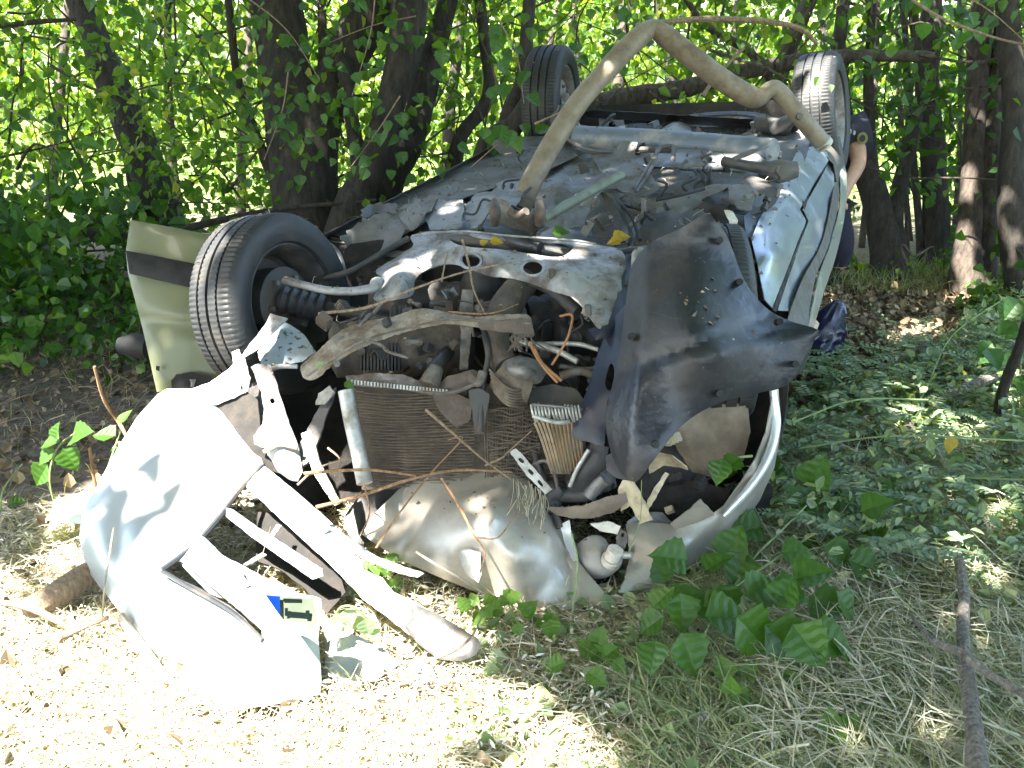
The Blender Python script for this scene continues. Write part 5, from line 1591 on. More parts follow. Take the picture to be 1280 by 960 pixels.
sheet('arch_hole_cover', [(295, 470, 3.2), (330, 462, 3.1), (335, 520, 3.05), (310, 545, 3.05), (285, 505, 3.15)], M_dgrey, car, mode='d', step=8, amp=.02)

# small fittings, hoses and wires packed into the engine bay and on the underbody
BAY = [(400, 372), (480, 380), (560, 350), (740, 400), (762, 470), (755, 600), (720, 640), (660, 560), (600, 470), (440, 468), (380, 440)]
BAY2 = [(790, 560), (900, 520), (940, 600), (880, 640), (800, 660), (700, 640), (700, 600)]
UND = [(740, 200), (960, 215), (975, 250), (900, 262), (860, 300), (790, 320), (690, 290), (560, 285), (520, 262), (600, 240), (700, 225)]
UND2 = [(640, 185), (740, 150), (980, 165), (990, 215), (800, 200), (680, 205)]
for nm, mm, n_, poly, md, v0, v1, sc_ in [('engine_fitting', M_dgrey, 70, BAY, 'd', 2.9, 3.25, 1), ('engine_fitting', M_cast, 48, BAY, 'd', 2.86, 3.2, .9), ('engine_fitting', M_rust, 40, BAY, 'd', 2.88, 3.2, .9), ('engine_fitting', M_black, 40, BAY, 'd', 2.86, 3.1, .8),
                                        ('lamp_fragment', M_cream, 14, BAY2, 'd', 2.8, 2.95, .8), ('lamp_fragment', M_dgrey, 34, BAY2, 'd', 2.82, 3.0, 1), ('underbody_fitting', M_dgrey, 60, UND, 'c', -.02, .08, 1), ('underbody_fitting', M_under, 30, UND, 'c', .0, .07, 1), ('underbody_fitting', M_black, 40, UND2, 'c', -.05, .06, 1.1), ('underbody_fitting', M_under, 24, UND2, 'c', -.04, .05, 1.1)]:
    pa = np.array(poly, float)
    parts = []
    while len(parts) < n_:
        x, y = rng.uniform(pa[:, 0].min(), pa[:, 0].max()), rng.uniform(pa[:, 1].min(), pa[:, 1].max())
        if not in_poly(np.array([x]), np.array([y]), pa)[0]:
            continue
        c0 = Q(x, y, rng.uniform(v0, v1), md)
        u = rng.normal(size=3)
        u /= np.linalg.norm(u)
        w_ = np.cross(u, rng.normal(size=3))
        w_ /= np.linalg.norm(w_)
        t_ = rng.random()
        if t_ < .35:      # hose or wire
            pts = catmull([c0, c0 + u * .04 + w_ * .02, c0 + u * .09 - w_ * .01, c0 + u * .13 + w_ * .03], 4)
            parts.append(tube_data(pts, rng.uniform(.002, .008) * sc_, 8))
        elif t_ < .6:     # stepped bolt or plug
            r = rng.uniform(.006, .016) * sc_
            parts.append(tube_data([c0, c0 + u * .012, c0 + u * .0121, c0 + u * .03, c0 + u * .0301, c0 + u * .045], [r, r, r * .65, r * .65, r * .9, r * .9], 6))
        elif t_ < .70:    # bent bracket
            a_, b_ = rng.uniform(.01, .03) * sc_, rng.uniform(.006, .02) * sc_
            v_ = np.cross(u, w_)
            parts.append(box_data(c0, u * a_, w_ * b_, v_ * .002))
            parts.append(box_data(c0 + u * a_ + v_ * b_ * .7, v_ * b_ * .7, w_ * b_, u * .002))
        else:             # ribbed casting
            v_ = np.cross(u, w_)
            a_ = rng.uniform(.012, .03) * sc_
            parts.append(box_data(c0, u * a_, w_ * a_ * .7, v_ * a_ * .5))
            for q_ in range(4):
                parts.append(box_data(c0 + u * a_ * (-.75 + q_ * .5), u * .0015, w_ * a_ * .85, v_ * a_ * .65))
    mk(nm, *merge(parts), mm, car, smooth=False, kind='stuff')

# odds and ends on the right of the engine bay
for ol, mm, nm in [
    ([(740, 248, .05), (752, 240, .09), (768, 242, .09), (776, 255, .07), (778, 290, .03), (765, 300, .03), (742, 296, .03), (735, 275, .04)], M_dgrey, 'folded_member'),
    ([(768, 240, .08), (800, 246, .08), (832, 250, .07), (850, 244, .06), (838, 256, .05), (815, 262, .05), (800, 268, .04), (780, 262, .05)], M_mgrey, 'folded_member'),
    ([(832, 252, .07), (858, 240, .08), (890, 230, .08), (915, 230, .07), (900, 240, .06), (878, 248, .06), (872, 262, .05), (850, 268, .05), (838, 262, .05)], M_under, 'folded_member'),
    ([(790, 300, .03), (810, 270, .07), (838, 262, .08), (850, 268, .06), (856, 284, .05), (830, 300, .03), (812, 320, .0), (800, 330, -.02)], M_dgrey, 'folded_member'),
    ([(866, 262, .06), (880, 252, .07), (905, 255, .06), (918, 268, .04), (912, 290, .02), (900, 300, .0), (885, 270, .03)], M_void, 'folded_member'),
    ([(905, 262, .06), (916, 264, .06), (922, 275, .05), (916, 296, .03), (908, 300, .02), (912, 280, .04)], M_white, 'shield_edge'),
    ([(910, 232, .07), (935, 228, .08), (945, 240, .07), (940, 262, .05), (925, 262, .05), (912, 250, .06)], M_under, 'shield'),
    ([(790, 315, .06), (800, 308, .07), (808, 312, .06), (802, 330, .03), (796, 340, .0), (788, 334, .02)], M_sub, 'chrome_tab'),
    ([(768, 262, .04), (800, 268, .03), (800, 295, .02), (786, 302, .02), (770, 296, .02)], M_mgrey, 'inner_panel'),
    ([(850, 268, .06), (868, 258, .06), (885, 268, .05), (870, 285, .03), (852, 290, .03)], M_dgrey, 'inner_panel')]:
    sheet(nm, ol, mm, car, step=5, amp=.022, fr=13, roll=.015, rollw=4, t=.004)
for pts in ([(768, 240, .12), (775, 262, .10), (788, 290, .08), (786, 306, .07)], [(774, 252, .11), (790, 272, .09), (800, 300, .07)], [(820, 250, .09), (850, 244, .1), (880, 236, .09)], [(778, 256, .1), (800, 262, .09), (815, 275, .07)], [(640, 258, .14), (668, 270, .08), (700, 262, .07), (720, 250, .07)]):
    tube('loose_cable', pts, .006, M_dark, car, sides=6)
sheet('broken_lamp_shell', [(810, 572, 2.74), (822, 566, 2.72), (840, 570, 2.70), (858, 584, 2.70), (860, 588, 2.72), (848, 584, 2.75), (830, 582, 2.76), (812, 592, 2.76)], M_cream, car, mode='d', step=5, amp=.012, t=.003, roll=.01)
sheet('broken_lamp_shell', [(772, 612, 2.78), (778, 600, 2.76), (792, 602, 2.74), (806, 628, 2.74), (815, 650, 2.76), (800, 655, 2.78), (788, 632, 2.78), (776, 640, 2.80)], M_cream, car, mode='d', step=5, amp=.02, fr=12, t=.003)
sheet('broken_lamp_shell', [(804, 636, 2.76), (818, 610, 2.74), (832, 590, 2.74), (836, 592, 2.74), (822, 618, 2.74), (808, 642, 2.76)], M_cream, car, mode='d', step=4, t=.004, sm=False)
sheet('lamp_housing', [(830, 520, 2.88), (870, 508, 2.86), (935, 500, 2.85), (938, 540, 2.88), (930, 575, 2.92), (900, 600, 2.95), (865, 590, 2.95), (845, 560, 2.92)], mat('muddy_plastic', (.24, .19, .13), .5, 0, (.14, .11, .08), 6, .4, .2), car, mode='d', step=8, amp=.03, fr=7, roll=.05, rollw=12)
sheet('lamp_housing_back', [(815, 610, 2.98), (860, 600, 2.98), (905, 610, 2.95), (920, 600, 2.92), (900, 640, 2.9), (850, 655, 2.92), (815, 650, 2.95)], M_void, car, mode='d', step=8, amp=.02)
sheet('torn_strap', [(682, 634, 2.80), (700, 634, 2.79), (728, 632, 2.78), (755, 622, 2.77), (782, 616, 2.76), (784, 628, 2.76), (768, 640, 2.77), (740, 648, 2.78), (716, 648, 2.79), (696, 644, 2.80)], mat('brown_plastic', (.09, .065, .045), .5, 0, (.2, .16, .11), 9, .4, .1), car, mode='d', step=5, amp=.012, roll=.008, t=.004)
sheet('pale_splinter', [(738, 655, 2.80), (760, 652, 2.79), (776, 658, 2.79), (772, 668, 2.80), (750, 664, 2.81)], M_white, car, mode='d', step=5, amp=.008)
sheet('slotted_strip', [(637, 565, 2.82), (645, 560, 2.82), (665, 582, 2.80), (690, 612, 2.78), (682, 618, 2.78), (658, 594, 2.80)], M_alu, car, mode='d', step=4, amp=.006, t=.003, sm=False, holes=[[(650, 572), (655, 576), (653, 579), (648, 575)], [(662, 586), (667, 591), (665, 594), (660, 589)], [(674, 600), (679, 606), (677, 608), (672, 603)]])
for pts, r, mm in [([(722, 605, 2.85), (730, 590, 2.82), (744, 575, 2.80), (750, 556, 2.80)], [.04, .035, .03, .025], M_dgrey), ([(668, 580, 2.82), (682, 576, 2.80), (692, 590, 2.80), (697, 612, 2.80)], .005, M_cast), ([(690, 634, 2.85), (684, 620, 2.84), (700, 610, 2.84)], .03, M_dgrey), ([(712, 608, 2.8), (722, 585, 2.78), (736, 562, 2.77)], .006, M_alu), ([(700, 618, 2.84), (730, 618, 2.83), (752, 606, 2.82)], .02, M_dgrey), ([(735, 620, 2.82), (748, 605, 2.81), (757, 598, 2.80)], .02, M_cast), ([(660, 545, 2.9), (680, 600, 2.85), (700, 660, 2.8)], .01, M_dgrey), ([(705, 700, 2.86), (735, 716, 2.86), (762, 690, 2.86)], .05, M_dark)]:
    tube('hose', pts, r, mm, car, mode='d', sides=12, jit=.06, js=15)
# washer neck with cap
tube('filler_neck', [(738, 690, 2.86), (748, 702, 2.82), (762, 702, 2.80), (768, 692, 2.78)], [.055, .05, .032, .026], mat('grey_tank_plastic', (.30, .28, .25), .5, 0, (.2, .17, .13), 9, .3), car, mode='d', sides=18)
c0 = P(766, 696, 2.77)
mk('filler_cap', *merge([tube_data([P(762, 703, 2.78), P(765, 698, 2.77)], .026, 20), tube_data([P(765, 698, 2.77), P(770, 687, 2.755)], .022, 20)]), M_white, car, smooth=False)
sheet('filler_bracket', [(770, 672, 2.78), (776, 662, 2.78), (783, 664, 2.78), (784, 678, 2.78), (778, 692, 2.78), (772, 690, 2.78)], M_cast, car, mode='d', step=4, t=.005, holes=[[(777, 667), (780, 667), (780, 671), (777, 671)]])
tube('chrome_bolt', [(778, 694, 2.76), (790, 694, 2.75)], .010, M_alu, car, mode='d')
sheet('boot_rubber', [(930, 615, 3.0), (955, 600, 3.0), (968, 610, 3.0), (960, 640, 3.05), (940, 660, 3.05), (925, 650, 3.0)], M_dark, car, mode='d', step=7, amp=.02)

# open left door hanging behind the wheel
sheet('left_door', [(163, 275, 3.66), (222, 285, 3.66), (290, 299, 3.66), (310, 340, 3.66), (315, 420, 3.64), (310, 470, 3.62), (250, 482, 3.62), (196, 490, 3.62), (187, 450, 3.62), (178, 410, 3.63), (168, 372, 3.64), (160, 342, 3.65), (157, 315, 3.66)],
      M_door, car, mode='d', jag=.3, step=8, amp=.008, fr=3, roll=.02, rollw=4, t=.03, sm=False, inner=[(220, 400, 3.60), (220, 320, 3.63)], relief=lambda x, y: .010 * np.exp(-((y - (x - 160) * .12 - 398) / 8.0) ** 2), label='open left door with the green reflection of the thicket in its colour')
sheet('door_moulding', [(157, 313, 3.61), (200, 321, 3.61), (260, 333, 3.61), (300, 342, 3.61), (300, 372, 3.60), (250, 362, 3.60), (200, 351, 3.60), (162, 342, 3.60)], M_dark, car, mode='d', jag=.3, step=7, roll=.012, rollw=4, t=.006, sm=False)
sheet('door_recess', [(214, 476, 3.58), (220, 468, 3.58), (240, 465, 3.58), (262, 470, 3.58), (275, 482, 3.58), (215, 490, 3.58)], M_dark, car, mode='d', step=6, t=.004)
sheet('door_edge_plug', [(195, 457, 3.59), (199, 458, 3.59), (199, 464, 3.59), (195, 463, 3.59)], M_dark, car, mode='d', step=3)
tube('mirror_stub', [(150, 432, 3.75), (168, 432, 3.74), (186, 434, 3.73)], [.03, .045, .042], M_dark, car, mode='d', sides=14)

# soil crumbs, leaf bits and straw that fell on the wreck: dropped from above on whatever is there
from mathutils.bvhtree import BVHTree
bv_, bf_ = [], []
for o in [c for c in bpy.data.objects if c.type == 'MESH' and (c.parent == car or (c.parent and c.parent.parent == car))]:
    k0 = len(bv_)
    org = ROOT[o] if o in ROOT else ROOT[car]
    bv_ += [Vector(v.co) + Vector(org) for v in o.data.vertices]
    bf_ += [tuple(i + k0 for i in p.vertices) for p in o.data.polygons]
bvh = BVHTree.FromPolygons(bv_, bf_)
hits = []
for _ in range(4200):
    x, y = rng.uniform(-1.2, 1.6), rng.uniform(2.2, 5.8)
    h_ = bvh.ray_cast(Vector((x, y, 3)), Vector((0, 0, -1)))
    if h_[0] is not None and abs(h_[1].z) > .72 and h_[0].z > .1:
        hits.append(np.array(h_[0]))
hits = np.array(hits)
kk = rng.random(len(hits))
c = hits[kk < .45] + [0, 0, .003]
V, qd = leaves(c, rng.uniform(.006, .017, len(c)), rng.normal(size=(len(c), 3)) * .35 + [0, 0, 1], rng.normal(size=(len(c), 3)) * [1, 1, .2], wide=.35)
mkq('leaf_crumb', V, qd, M_lf_dry, car, smooth=False)
c = hits[(kk >= .45) & (kk < .62)] + [0, 0, .004]
o = blades('straw', c, rng.uniform(.02, .09, len(c)), rng.uniform(.0007, .0014, len(c)), rng.uniform(0, 6.28, len(c)), rng.normal(size=len(c)) * .15, M_hay, car)
cl_ = []
for p in hits[kk >= .62]:
    r = rng.uniform(.002, .008)
    V4 = [p + rng.normal(size=3) * r * .5 + r * np.array(q) for q in ((1, 0, 0), (-.5, .8, 0), (-.5, -.8, 0), (0, 0, 1.1))]
    cl_.append((V4, [(0, 1, 3), (1, 2, 3), (2, 0, 3), (0, 2, 1)]))
mk('soil_crumb', *merge(cl_), mat('soil_crumb', (.09, .065, .045), .95, 0, (.16, .12, .085), 30, .5), car, smooth=False, kind='stuff')

# ------------------------------------------------------------------ torn front bumper lying on the ground
bp = thing('torn_bumper', tuple(Q(300, 800, 0, 'z')), 'torn silver front bumper with grille slots and plate scrap, lying on sunlit ground', 'bumper')


def bz(x, y):
    return None


BUMP = [(196, 494, 3.10), (232, 490, 3.10), (262, 492, 3.06), (290, 520, 2.98), (322, 560, 2.90), (329, 580, 2.86), (300, 612, 2.80), (272, 650, 2.72), (240, 685, 2.66), (205, 712, 2.60), (204, 718, 2.59), (260, 748, 2.54), (300, 775, 2.48), (328, 802, 2.43), (326, 778, 2.46), (290, 752, 2.52), (262, 742, 2.56), (232, 712, 2.60), (222, 698, 2.62), (246, 670, 2.66), (285, 700, 2.60), (330, 738, 2.52), (372, 748, 2.48), (402, 752, 2.46),
        (398, 800, 2.40), (402, 850, 2.33), (400, 868, 2.30), (370, 876, 2.27), (320, 884, 2.26), (270, 892, 2.28), (240, 872, 2.34), (205, 838, 2.42), (175, 800, 2.50), (150, 765, 2.60), (128, 738, 2.68), (108, 712, 2.74), (99, 672, 2.80), (103, 640, 2.84), (125, 600, 2.90), (150, 555, 2.98), (172, 520, 3.04)]
sheet('bumper_skin', BUMP, M_bumper, bp, mode='d', step=7, amp=.006, fr=4, roll=.045, rollw=12, sm=False, t=.004, jag=.5,
      inner=[(220, 580, 2.83), (170, 640, 2.76), (250, 620, 2.76), (150, 700, 2.64), (230, 780, 2.46), (300, 830, 2.35), (250, 540, 2.92), (350, 800, 2.38)],
      relief=lambda x, y: .03 * np.exp(-((y - 545 - (x - 200) * .5) / 12.0) ** 2) * (x > 190) * (y < 600) + .05 * np.exp(-(((x - 205) / 26.0) ** 2 + ((y - 795) / 60.0) ** 2)) + .03 * np.exp(-(((x - 150) / 14.0) ** 2 + ((y - 690) / 40.0) ** 2)), fine=.0006)
sheet('bumper_end_flange', [(196, 494, 3.10), (208, 486, 3.11), (240, 486, 3.10), (262, 478, 3.07), (285, 462, 3.04), (292, 455, 3.02), (290, 440, 3.02), (298, 437, 3.02), (306, 450, 3.0), (312, 472, 2.98), (310, 488, 2.97), (292, 497, 2.98), (270, 506, 3.0), (250, 505, 3.04), (225, 500, 3.08)],
      mat('pale_bumper_plastic', (.60, .58, .56), .5, .05, (.45, .42, .38), 9, .3, .05), bp, mode='d', step=5, amp=.016, fr=10, roll=.01, rollw=4, t=.004, sm=False, holes=[[(300, 483), (303, 482), (304, 486), (301, 488)]])
tube('bumper_screw', [(240, 484, 3.07), (241, 478, 3.07), (241, 474, 3.07)], [.004, .006, .010], M_dark, bp, mode='d', sides=8)
# upper bar that ends in the torn black beam
sheet('bumper_top_bar', [(303, 604, 2.80), (316, 592, 2.82), (330, 582, 2.84), (360, 606, 2.80), (400, 640, 2.74), (430, 668, 2.70), (470, 695, 2.64), (500, 706, 2.62), (530, 716, 2.60), (522, 722, 2.60), (495, 716, 2.61), (462, 702, 2.64), (442, 690, 2.66), (455, 712, 2.62), (478, 722, 2.60), (492, 740, 2.57), (520, 752, 2.54), (548, 770, 2.50), (575, 785, 2.47), (592, 796, 2.45), (598, 806, 2.44), (592, 818, 2.43), (575, 824, 2.42), (548, 822, 2.43), (520, 800, 2.46), (490, 776, 2.50), (455, 750, 2.54), (425, 718, 2.60), (400, 694, 2.66), (365, 662, 2.70), (335, 634, 2.75)],
      M_bumper, bp, mode='d', step=6, amp=.014, fr=8, roll=.016, rollw=4, t=.006, sm=False, label='upper bumper bar ripped open along its edge')
sheet('beam_end', [(512, 752, 2.52), (548, 768, 2.485), (578, 786, 2.455), (598, 798, 2.435), (602, 808, 2.425), (594, 820, 2.415), (575, 827, 2.405), (545, 823, 2.42), (520, 802, 2.45), (505, 785, 2.48), (514, 772, 2.49)], M_black, bp, mode='d', step=6, amp=.012, roll=.02, rollw=5, t=.006)
sheet('grille_slat', [(278, 634, 2.74), (288, 636, 2.73), (320, 658, 2.69), (355, 682, 2.65), (402, 712, 2.60), (404, 720, 2.60), (390, 724, 2.60), (350, 696, 2.65), (310, 668, 2.69), (282, 645, 2.73)], M_bumper, bp, mode='d', step=5, amp=.005, t=.012, sm=False)
sheet('grille_slat', [(222, 698, 2.63), (246, 668, 2.67), (256, 672, 2.66), (278, 694, 2.62), (306, 708, 2.59), (340, 728, 2.55), (375, 742, 2.51), (402, 748, 2.49), (400, 754, 2.48), (372, 752, 2.49), (350, 756, 2.48), (398, 800, 2.42), (330, 790, 2.44), (300, 762, 2.48), (262, 730, 2.54), (235, 708, 2.6)], M_bumper, bp, mode='d', step=6, amp=.008, t=.008, sm=False)
for p0, p1 in (((349, 656, 2.72), (338, 672, 2.68)), ((330, 692, 2.66), (306, 706, 2.62)), ((400, 668, 2.70), (410, 660, 2.70))):
    sheet('grille_rib', [(p0[0] - 3, p0[1] - 1, p0[2]), (p0[0] + 3, p0[1] + 1, p0[2]), (p1[0] + 2, p1[1] + 1, p1[2]), (p1[0] - 2, p1[1] - 1, p1[2])], M_bumper, bp, mode='d', step=4, t=.006, sm=False)
sheet('grille_gap_shade', [(322, 640, 2.86), (345, 640, 2.84), (420, 704, 2.72), (432, 740, 2.66), (408, 768, 2.62), (380, 735, 2.68), (350, 712, 2.74), (318, 700, 2.8)], M_void, bp, mode='d', step=8, amp=.02, sm=False, t=.006)  # dark sheet added behind the grille as the shade in its gaps
tube('grille_frame', [(329, 582, 2.85), (300, 612, 2.79), (270, 652, 2.71), (238, 686, 2.65), (203, 712, 2.60)], .007, M_black, bp, mode='d', sides=6, flat=1)
tube('grille_frame', [(203, 714, 2.60), (240, 736, 2.56), (290, 765, 2.50), (328, 800, 2.44)], .006, M_black, bp, mode='d', sides=6)
sheet('slot_backing', [(200, 712, 2.63), (250, 735, 2.60), (300, 765, 2.54), (335, 810, 2.46), (300, 790, 2.5), (250, 755, 2.56)], M_black, bp, mode='d', step=8, t=.004, sm=False)
sheet('bumper_lower_lip', [(150, 765, 2.58), (175, 800, 2.48), (205, 838, 2.40), (240, 872, 2.32), (250, 880, 2.30), (242, 884, 2.31), (215, 862, 2.36), (195, 842, 2.40), (165, 806, 2.50), (148, 775, 2.58)], M_beige, bp, mode='d', step=6, t=.01, sm=False)
sheet('lip_spoiler', [(174, 806, 2.53), (182, 812, 2.50), (210, 838, 2.44), (240, 866, 2.38), (242, 878, 2.36), (226, 868, 2.39), (196, 838, 2.46), (176, 816, 2.52)], M_mgrey, bp, mode='d', step=6, t=.006, sm=False)
tube('scratch_wire', [(142, 660, 2.62), (136, 700, 2.56), (130, 740, 2.5), (128, 772, 2.6)], .0022, M_hay, bp, mode='d', sides=5)
sheet('side_reflector_lens', [(56, 650, 2.98), (70, 632, 2.98), (90, 620, 2.98), (112, 610, 2.96), (110, 640, 2.92), (104, 655, 2.90), (80, 652, 2.94)], mat('pale_green_plastic', (.42, .47, .38), .3, 0), bp, mode='d', step=6, amp=.01)
# scrap of number plate on the centre
pl = sheet('number_plate', [(331, 743, 2.31), (392, 748, 2.30), (396, 775, 2.28), (394, 782, 2.27), (352, 774, 2.28), (346, 764, 2.29)], M_white_pl, bp, mode='d', step=6, t=.002, sm=False)
mk('plate_band', [P(332, 744, 2.297), P(350, 745.5, 2.293), P(350, 769, 2.270), P(345, 763, 2.277)] + [P(332, 744, 2.299), P(350, 745.5, 2.295), P(350, 769, 2.272), P(345, 763, 2.279)], [(3, 2, 1, 0), (4, 5, 6, 7), (0, 1, 5, 4), (1, 2, 6, 5), (2, 3, 7, 6), (3, 0, 4, 7)], M_plblue, bp, smooth=False)


def pmark(pts, d):
    V = [P(x, y, d + (770 - y) * .0007) for x, y in pts] + [P(x, y, d + .001 + (770 - y) * .0007) for x, y in pts]
    n = len(pts)
    return V, [tuple(range(n))[::-1], tuple(range(n, 2 * n))] + [(i, (i + 1) % n, (i + 1) % n + n, i + n) for i in range(n)]


mk('plate_letter', *merge([pmark([(356, 760), (360, 760), (360, 764), (382, 766), (382, 763), (387, 763), (387, 774), (382, 774), (382, 771), (360, 769), (360, 770), (356, 770)], 2.275), pmark([(354, 748), (377, 749), (377, 753), (354, 752)], 2.283)]), mat('plate_ink', (.004, .007, .007), .9, spec=0.0), bp, smooth=False)
sheet('badge_boss', [(288, 712, 2.555), (300, 712, 2.55), (312, 732, 2.53), (306, 736, 2.53), (294, 724, 2.545)], M_mgrey, bp, mode='d', step=4, amp=.01, t=.006)

# black debris beside the bumper
for lb, ol, mm in [('broken dark plastic plate lying in the sun beside the bumper', [(505, 828, .03), (520, 822, .06), (540, 832, .05), (548, 848, .03), (540, 862, .02), (516, 872, .02), (512, 850, .03)], M_mgrey),
                   ('pale broken fog lamp surround next to the bumper edge', [(402, 790, .08), (420, 786, .10), (450, 796, .09), (478, 810, .06), (500, 830, .05), (470, 850, .04), (450, 852, .03), (455, 862, .02), (425, 850, .03), (404, 842, .04), (408, 815, .06)], M_bumper),
                   ('crumpled clear wrapper in the hay at lower middle', [(865, 895, .03), (880, 888, .06), (892, 905, .05), (896, 925, .04), (884, 940, .02), (870, 925, .03)], M_alu),
                   ('grey stone slab beside the bag behind the wreck', [(1018, 396, .02), (1030, 388, .04), (1050, 390, .05), (1056, 398, .03), (1040, 404, .02), (1022, 403, .01)], M_cast)]:
    x, y, z_ = ol[0]
    t = thing('debris', tuple(Q(x, y, 0, 'z')), lb, 'debris')
    sheet('shard', ol, mm, t, mode='z', step=5, amp=.02, fr=14, roll=.01, t=.005, sm=False)

# ------------------------------------------------------------------ bent pipe over the wreck
pp = thing('bent_pipe', tuple(Q(655, 268, .02)), 'long beige steel pipe kinked at its top, bridging from the underbody to the right sill', 'pipe')
W = catmull([P(648, 262, 3.86), P(662, 232, 3.88), P(690, 180, 3.92), (P(722, 130, 3.96)), P(752, 95, 4.0), P(782, 62, 4.04), P(806, 41, 4.07), P(816, 35, 4.08), P(825, 40, 4.085), P(858, 66, 4.10), P(900, 98, 4.13), P(936, 120, 4.16), P(950, 121, 4.17), P(962, 112, 4.17), P(972, 113, 4.18), P(990, 134, 4.2), P(1010, 157, 4.24), P(1030, 181, 4.28)], 5)
rr = []
for p in W:
    x, y, d = pix(p)
    r = np.interp(x, [645, 655, 680, 740, 800, 816, 830, 930, 946, 956, 966, 980, 1032], [.044, .042, .040, .040, .042, .033, .043, .044, .040, .030, .034, .037, .037])
    rr.append(r)
mk('pipe', *tube_data(W, rr, 24, .03, 6), M_pipe, pp)
e = P(1028, 179, 4.28)
tube('pipe_end_ring', [(1027, 177, 4.275), (1031, 182, 4.285)], .0385, mat('pipe_end', (.42, .42, .36), .5), pp, mode='d', sides=24)
sheet('pipe_foot', [(608, 258, .12), (618, 246, .16), (632, 250, .15), (640, 262, .13), (662, 268, .13), (672, 258, .15), (680, 262, .14), (681, 284, .06), (666, 290, .05), (640, 286, .05), (622, 280, .06), (612, 270, .09)], M_cast, pp, mode='c', step=5, amp=.02, fr=12, t=.01, roll=.02, rollw=5, label='crushed collar at the foot of the pipe')
tube('foot_rust_ring', [(636, 262, .17), (646, 270, .15), (658, 264, .17)], .012, M_rust, pp, mode='c')
for x in (618, 674):
    tube('foot_ear', [(x, 280, .1), (x + 1, 266, .14), (x, 252, .16)], [.014, .019, .012], M_rust, pp, mode='c', sides=12)
rd = tube('green_rod', [(678, 274, .10), (710, 256, .10), (745, 236, .10), (777, 219, .10)], .016, M_rod, None, sides=12)
rd.location = rd.location
tag(rd, 'thin green grey rod lying from the pipe foot to the heat shield', 'rod')

# ------------------------------------------------------------------ twigs, wires and leaves caught on the wreck
tg = [('long bare twig lying across the subframe', [(398, 392, 2.95), (460, 384, 2.93), (520, 360, 2.9), (580, 340, 2.9), (640, 328, 2.95)], .0045, M_twig), ('short forked twig standing over the left subframe hole', [(578, 300, 3.05), (586, 330, 3.0), (592, 362, 2.95), (606, 392, 2.92)], .004, M_twig),
      ('thin twig leaning on the subframe edge', [(552, 352, 2.95), (556, 330, 2.98), (560, 315, 3.0)], .003, M_twig), ('long reddish vine lying across the bonnet', [(380, 592, 2.7), (430, 588, 2.7), (470, 588, 2.72), (520, 595, 2.72)], .005, M_vine), ('second vine crossing low over the bonnet edge', [(395, 634, 2.68), (450, 620, 2.7), (510, 600, 2.7), (570, 588, 2.78), (640, 590, 2.78)], .005, M_vine),
      ('thin upright vine curling from the bonnet edge', [(470, 685, 2.65), (500, 640, 2.68), (540, 590, 2.75), (578, 548, 2.8), (560, 550, 2.85)], .003, M_vine), ('dark twig lying in the bonnet dent', [(552, 598, 2.66), (575, 635, 2.6), (592, 668, 2.58), (606, 690, 2.57), (600, 716, 2.58)], .004, M_vine), ('side shoot of the dark twig on the bonnet', [(596, 672, 2.57), (622, 672, 2.56), (640, 650, 2.58), (650, 640, 2.6)], .0025, M_vine),
      ('bent straw stalk over the bonnet corner', [(520, 690, 2.6), (545, 706, 2.58), (580, 726, 2.57), (605, 742, 2.6)], .004, M_hay), ('long twig crossing the radiator', [(532, 512, 2.8), (570, 545, 2.79), (605, 575, 2.78), (640, 600, 2.76)], .004, M_twig), ('hooked twig end beside the slotted strip', [(606, 582, 2.78), (628, 572, 2.78), (634, 566, 2.77), (665, 538, 2.78)], .003, M_twig),
      ('curling vine left of the radiator tube', [(372, 606, 2.72), (390, 590, 2.72), (410, 580, 2.71), (440, 572, 2.72)], .0035, M_twig), ('brown stalk over the bumper gap', [(455, 606, 2.7), (462, 640, 2.66), (450, 670, 2.62)], .0025, M_vine), ('thin green tendril hanging over the lamp opening', [(786, 690, 2.7), (800, 650, 2.72), (802, 600, 2.7)], .0018, M_green_stem),
      ('thin yellow tendril crossing the hood tip', [(714, 665, 2.66), (722, 700, 2.64), (718, 745, 2.6), (712, 790, 2.55)], .0025, M_green_stem), ('stick leaning over the torn beam end', [(532, 828, 2.3), (570, 812, 2.3), (590, 795, 2.34), (602, 772, 2.4)], .004, M_twig), ('forked brown twig in the engine bay', [(560, 390, 2.95), (612, 392, 2.9), (648, 380, 2.95)], .003, M_vine),
      ('leaning dry shoot left of the pipe on the rear wheel', [(668, 155, 4.5), (690, 145, 4.5), (705, 138, 4.55)], .006, M_twig), ('dry stem above the sill by the bumper', [(410, 560, 2.75), (425, 575, 2.72), (418, 596, 2.72)], .003, M_twig)]
for lb, pts, r, mm in tg:
    W = [P(*p) for p in pts]
    o = mk('twig', *tube_data(catmull(W, 5), np.linspace(r, r * .5, (len(W) - 1) * 5 + 1), 6, .2, 30), mm, origin=W[0])
    tag(o, lb, 'twig')
for lb, pts, r in [('orange wire looping up from the rusty crossmember end', [(700, 395, 2.80), (715, 394, 2.78), (712, 415, 2.76), (706, 430, 2.76), (690, 456, 2.78)], .0035), ('orange wire hanging over the thermostat housing', [(668, 436, 2.78), (676, 452, 2.77), (688, 464, 2.76), (702, 476, 2.75)], .0045), ('second orange wire beside the looping one', [(662, 428, 2.79), (672, 448, 2.77), (684, 464, 2.76), (697, 478, 2.75)], .004)]:
    W = [P(*p) for p in pts]
    o = mk('orange_wire', *tube_data(catmull(W, 6), r, 7), M_wire, origin=W[0])
    tag(o, lb, 'wire')
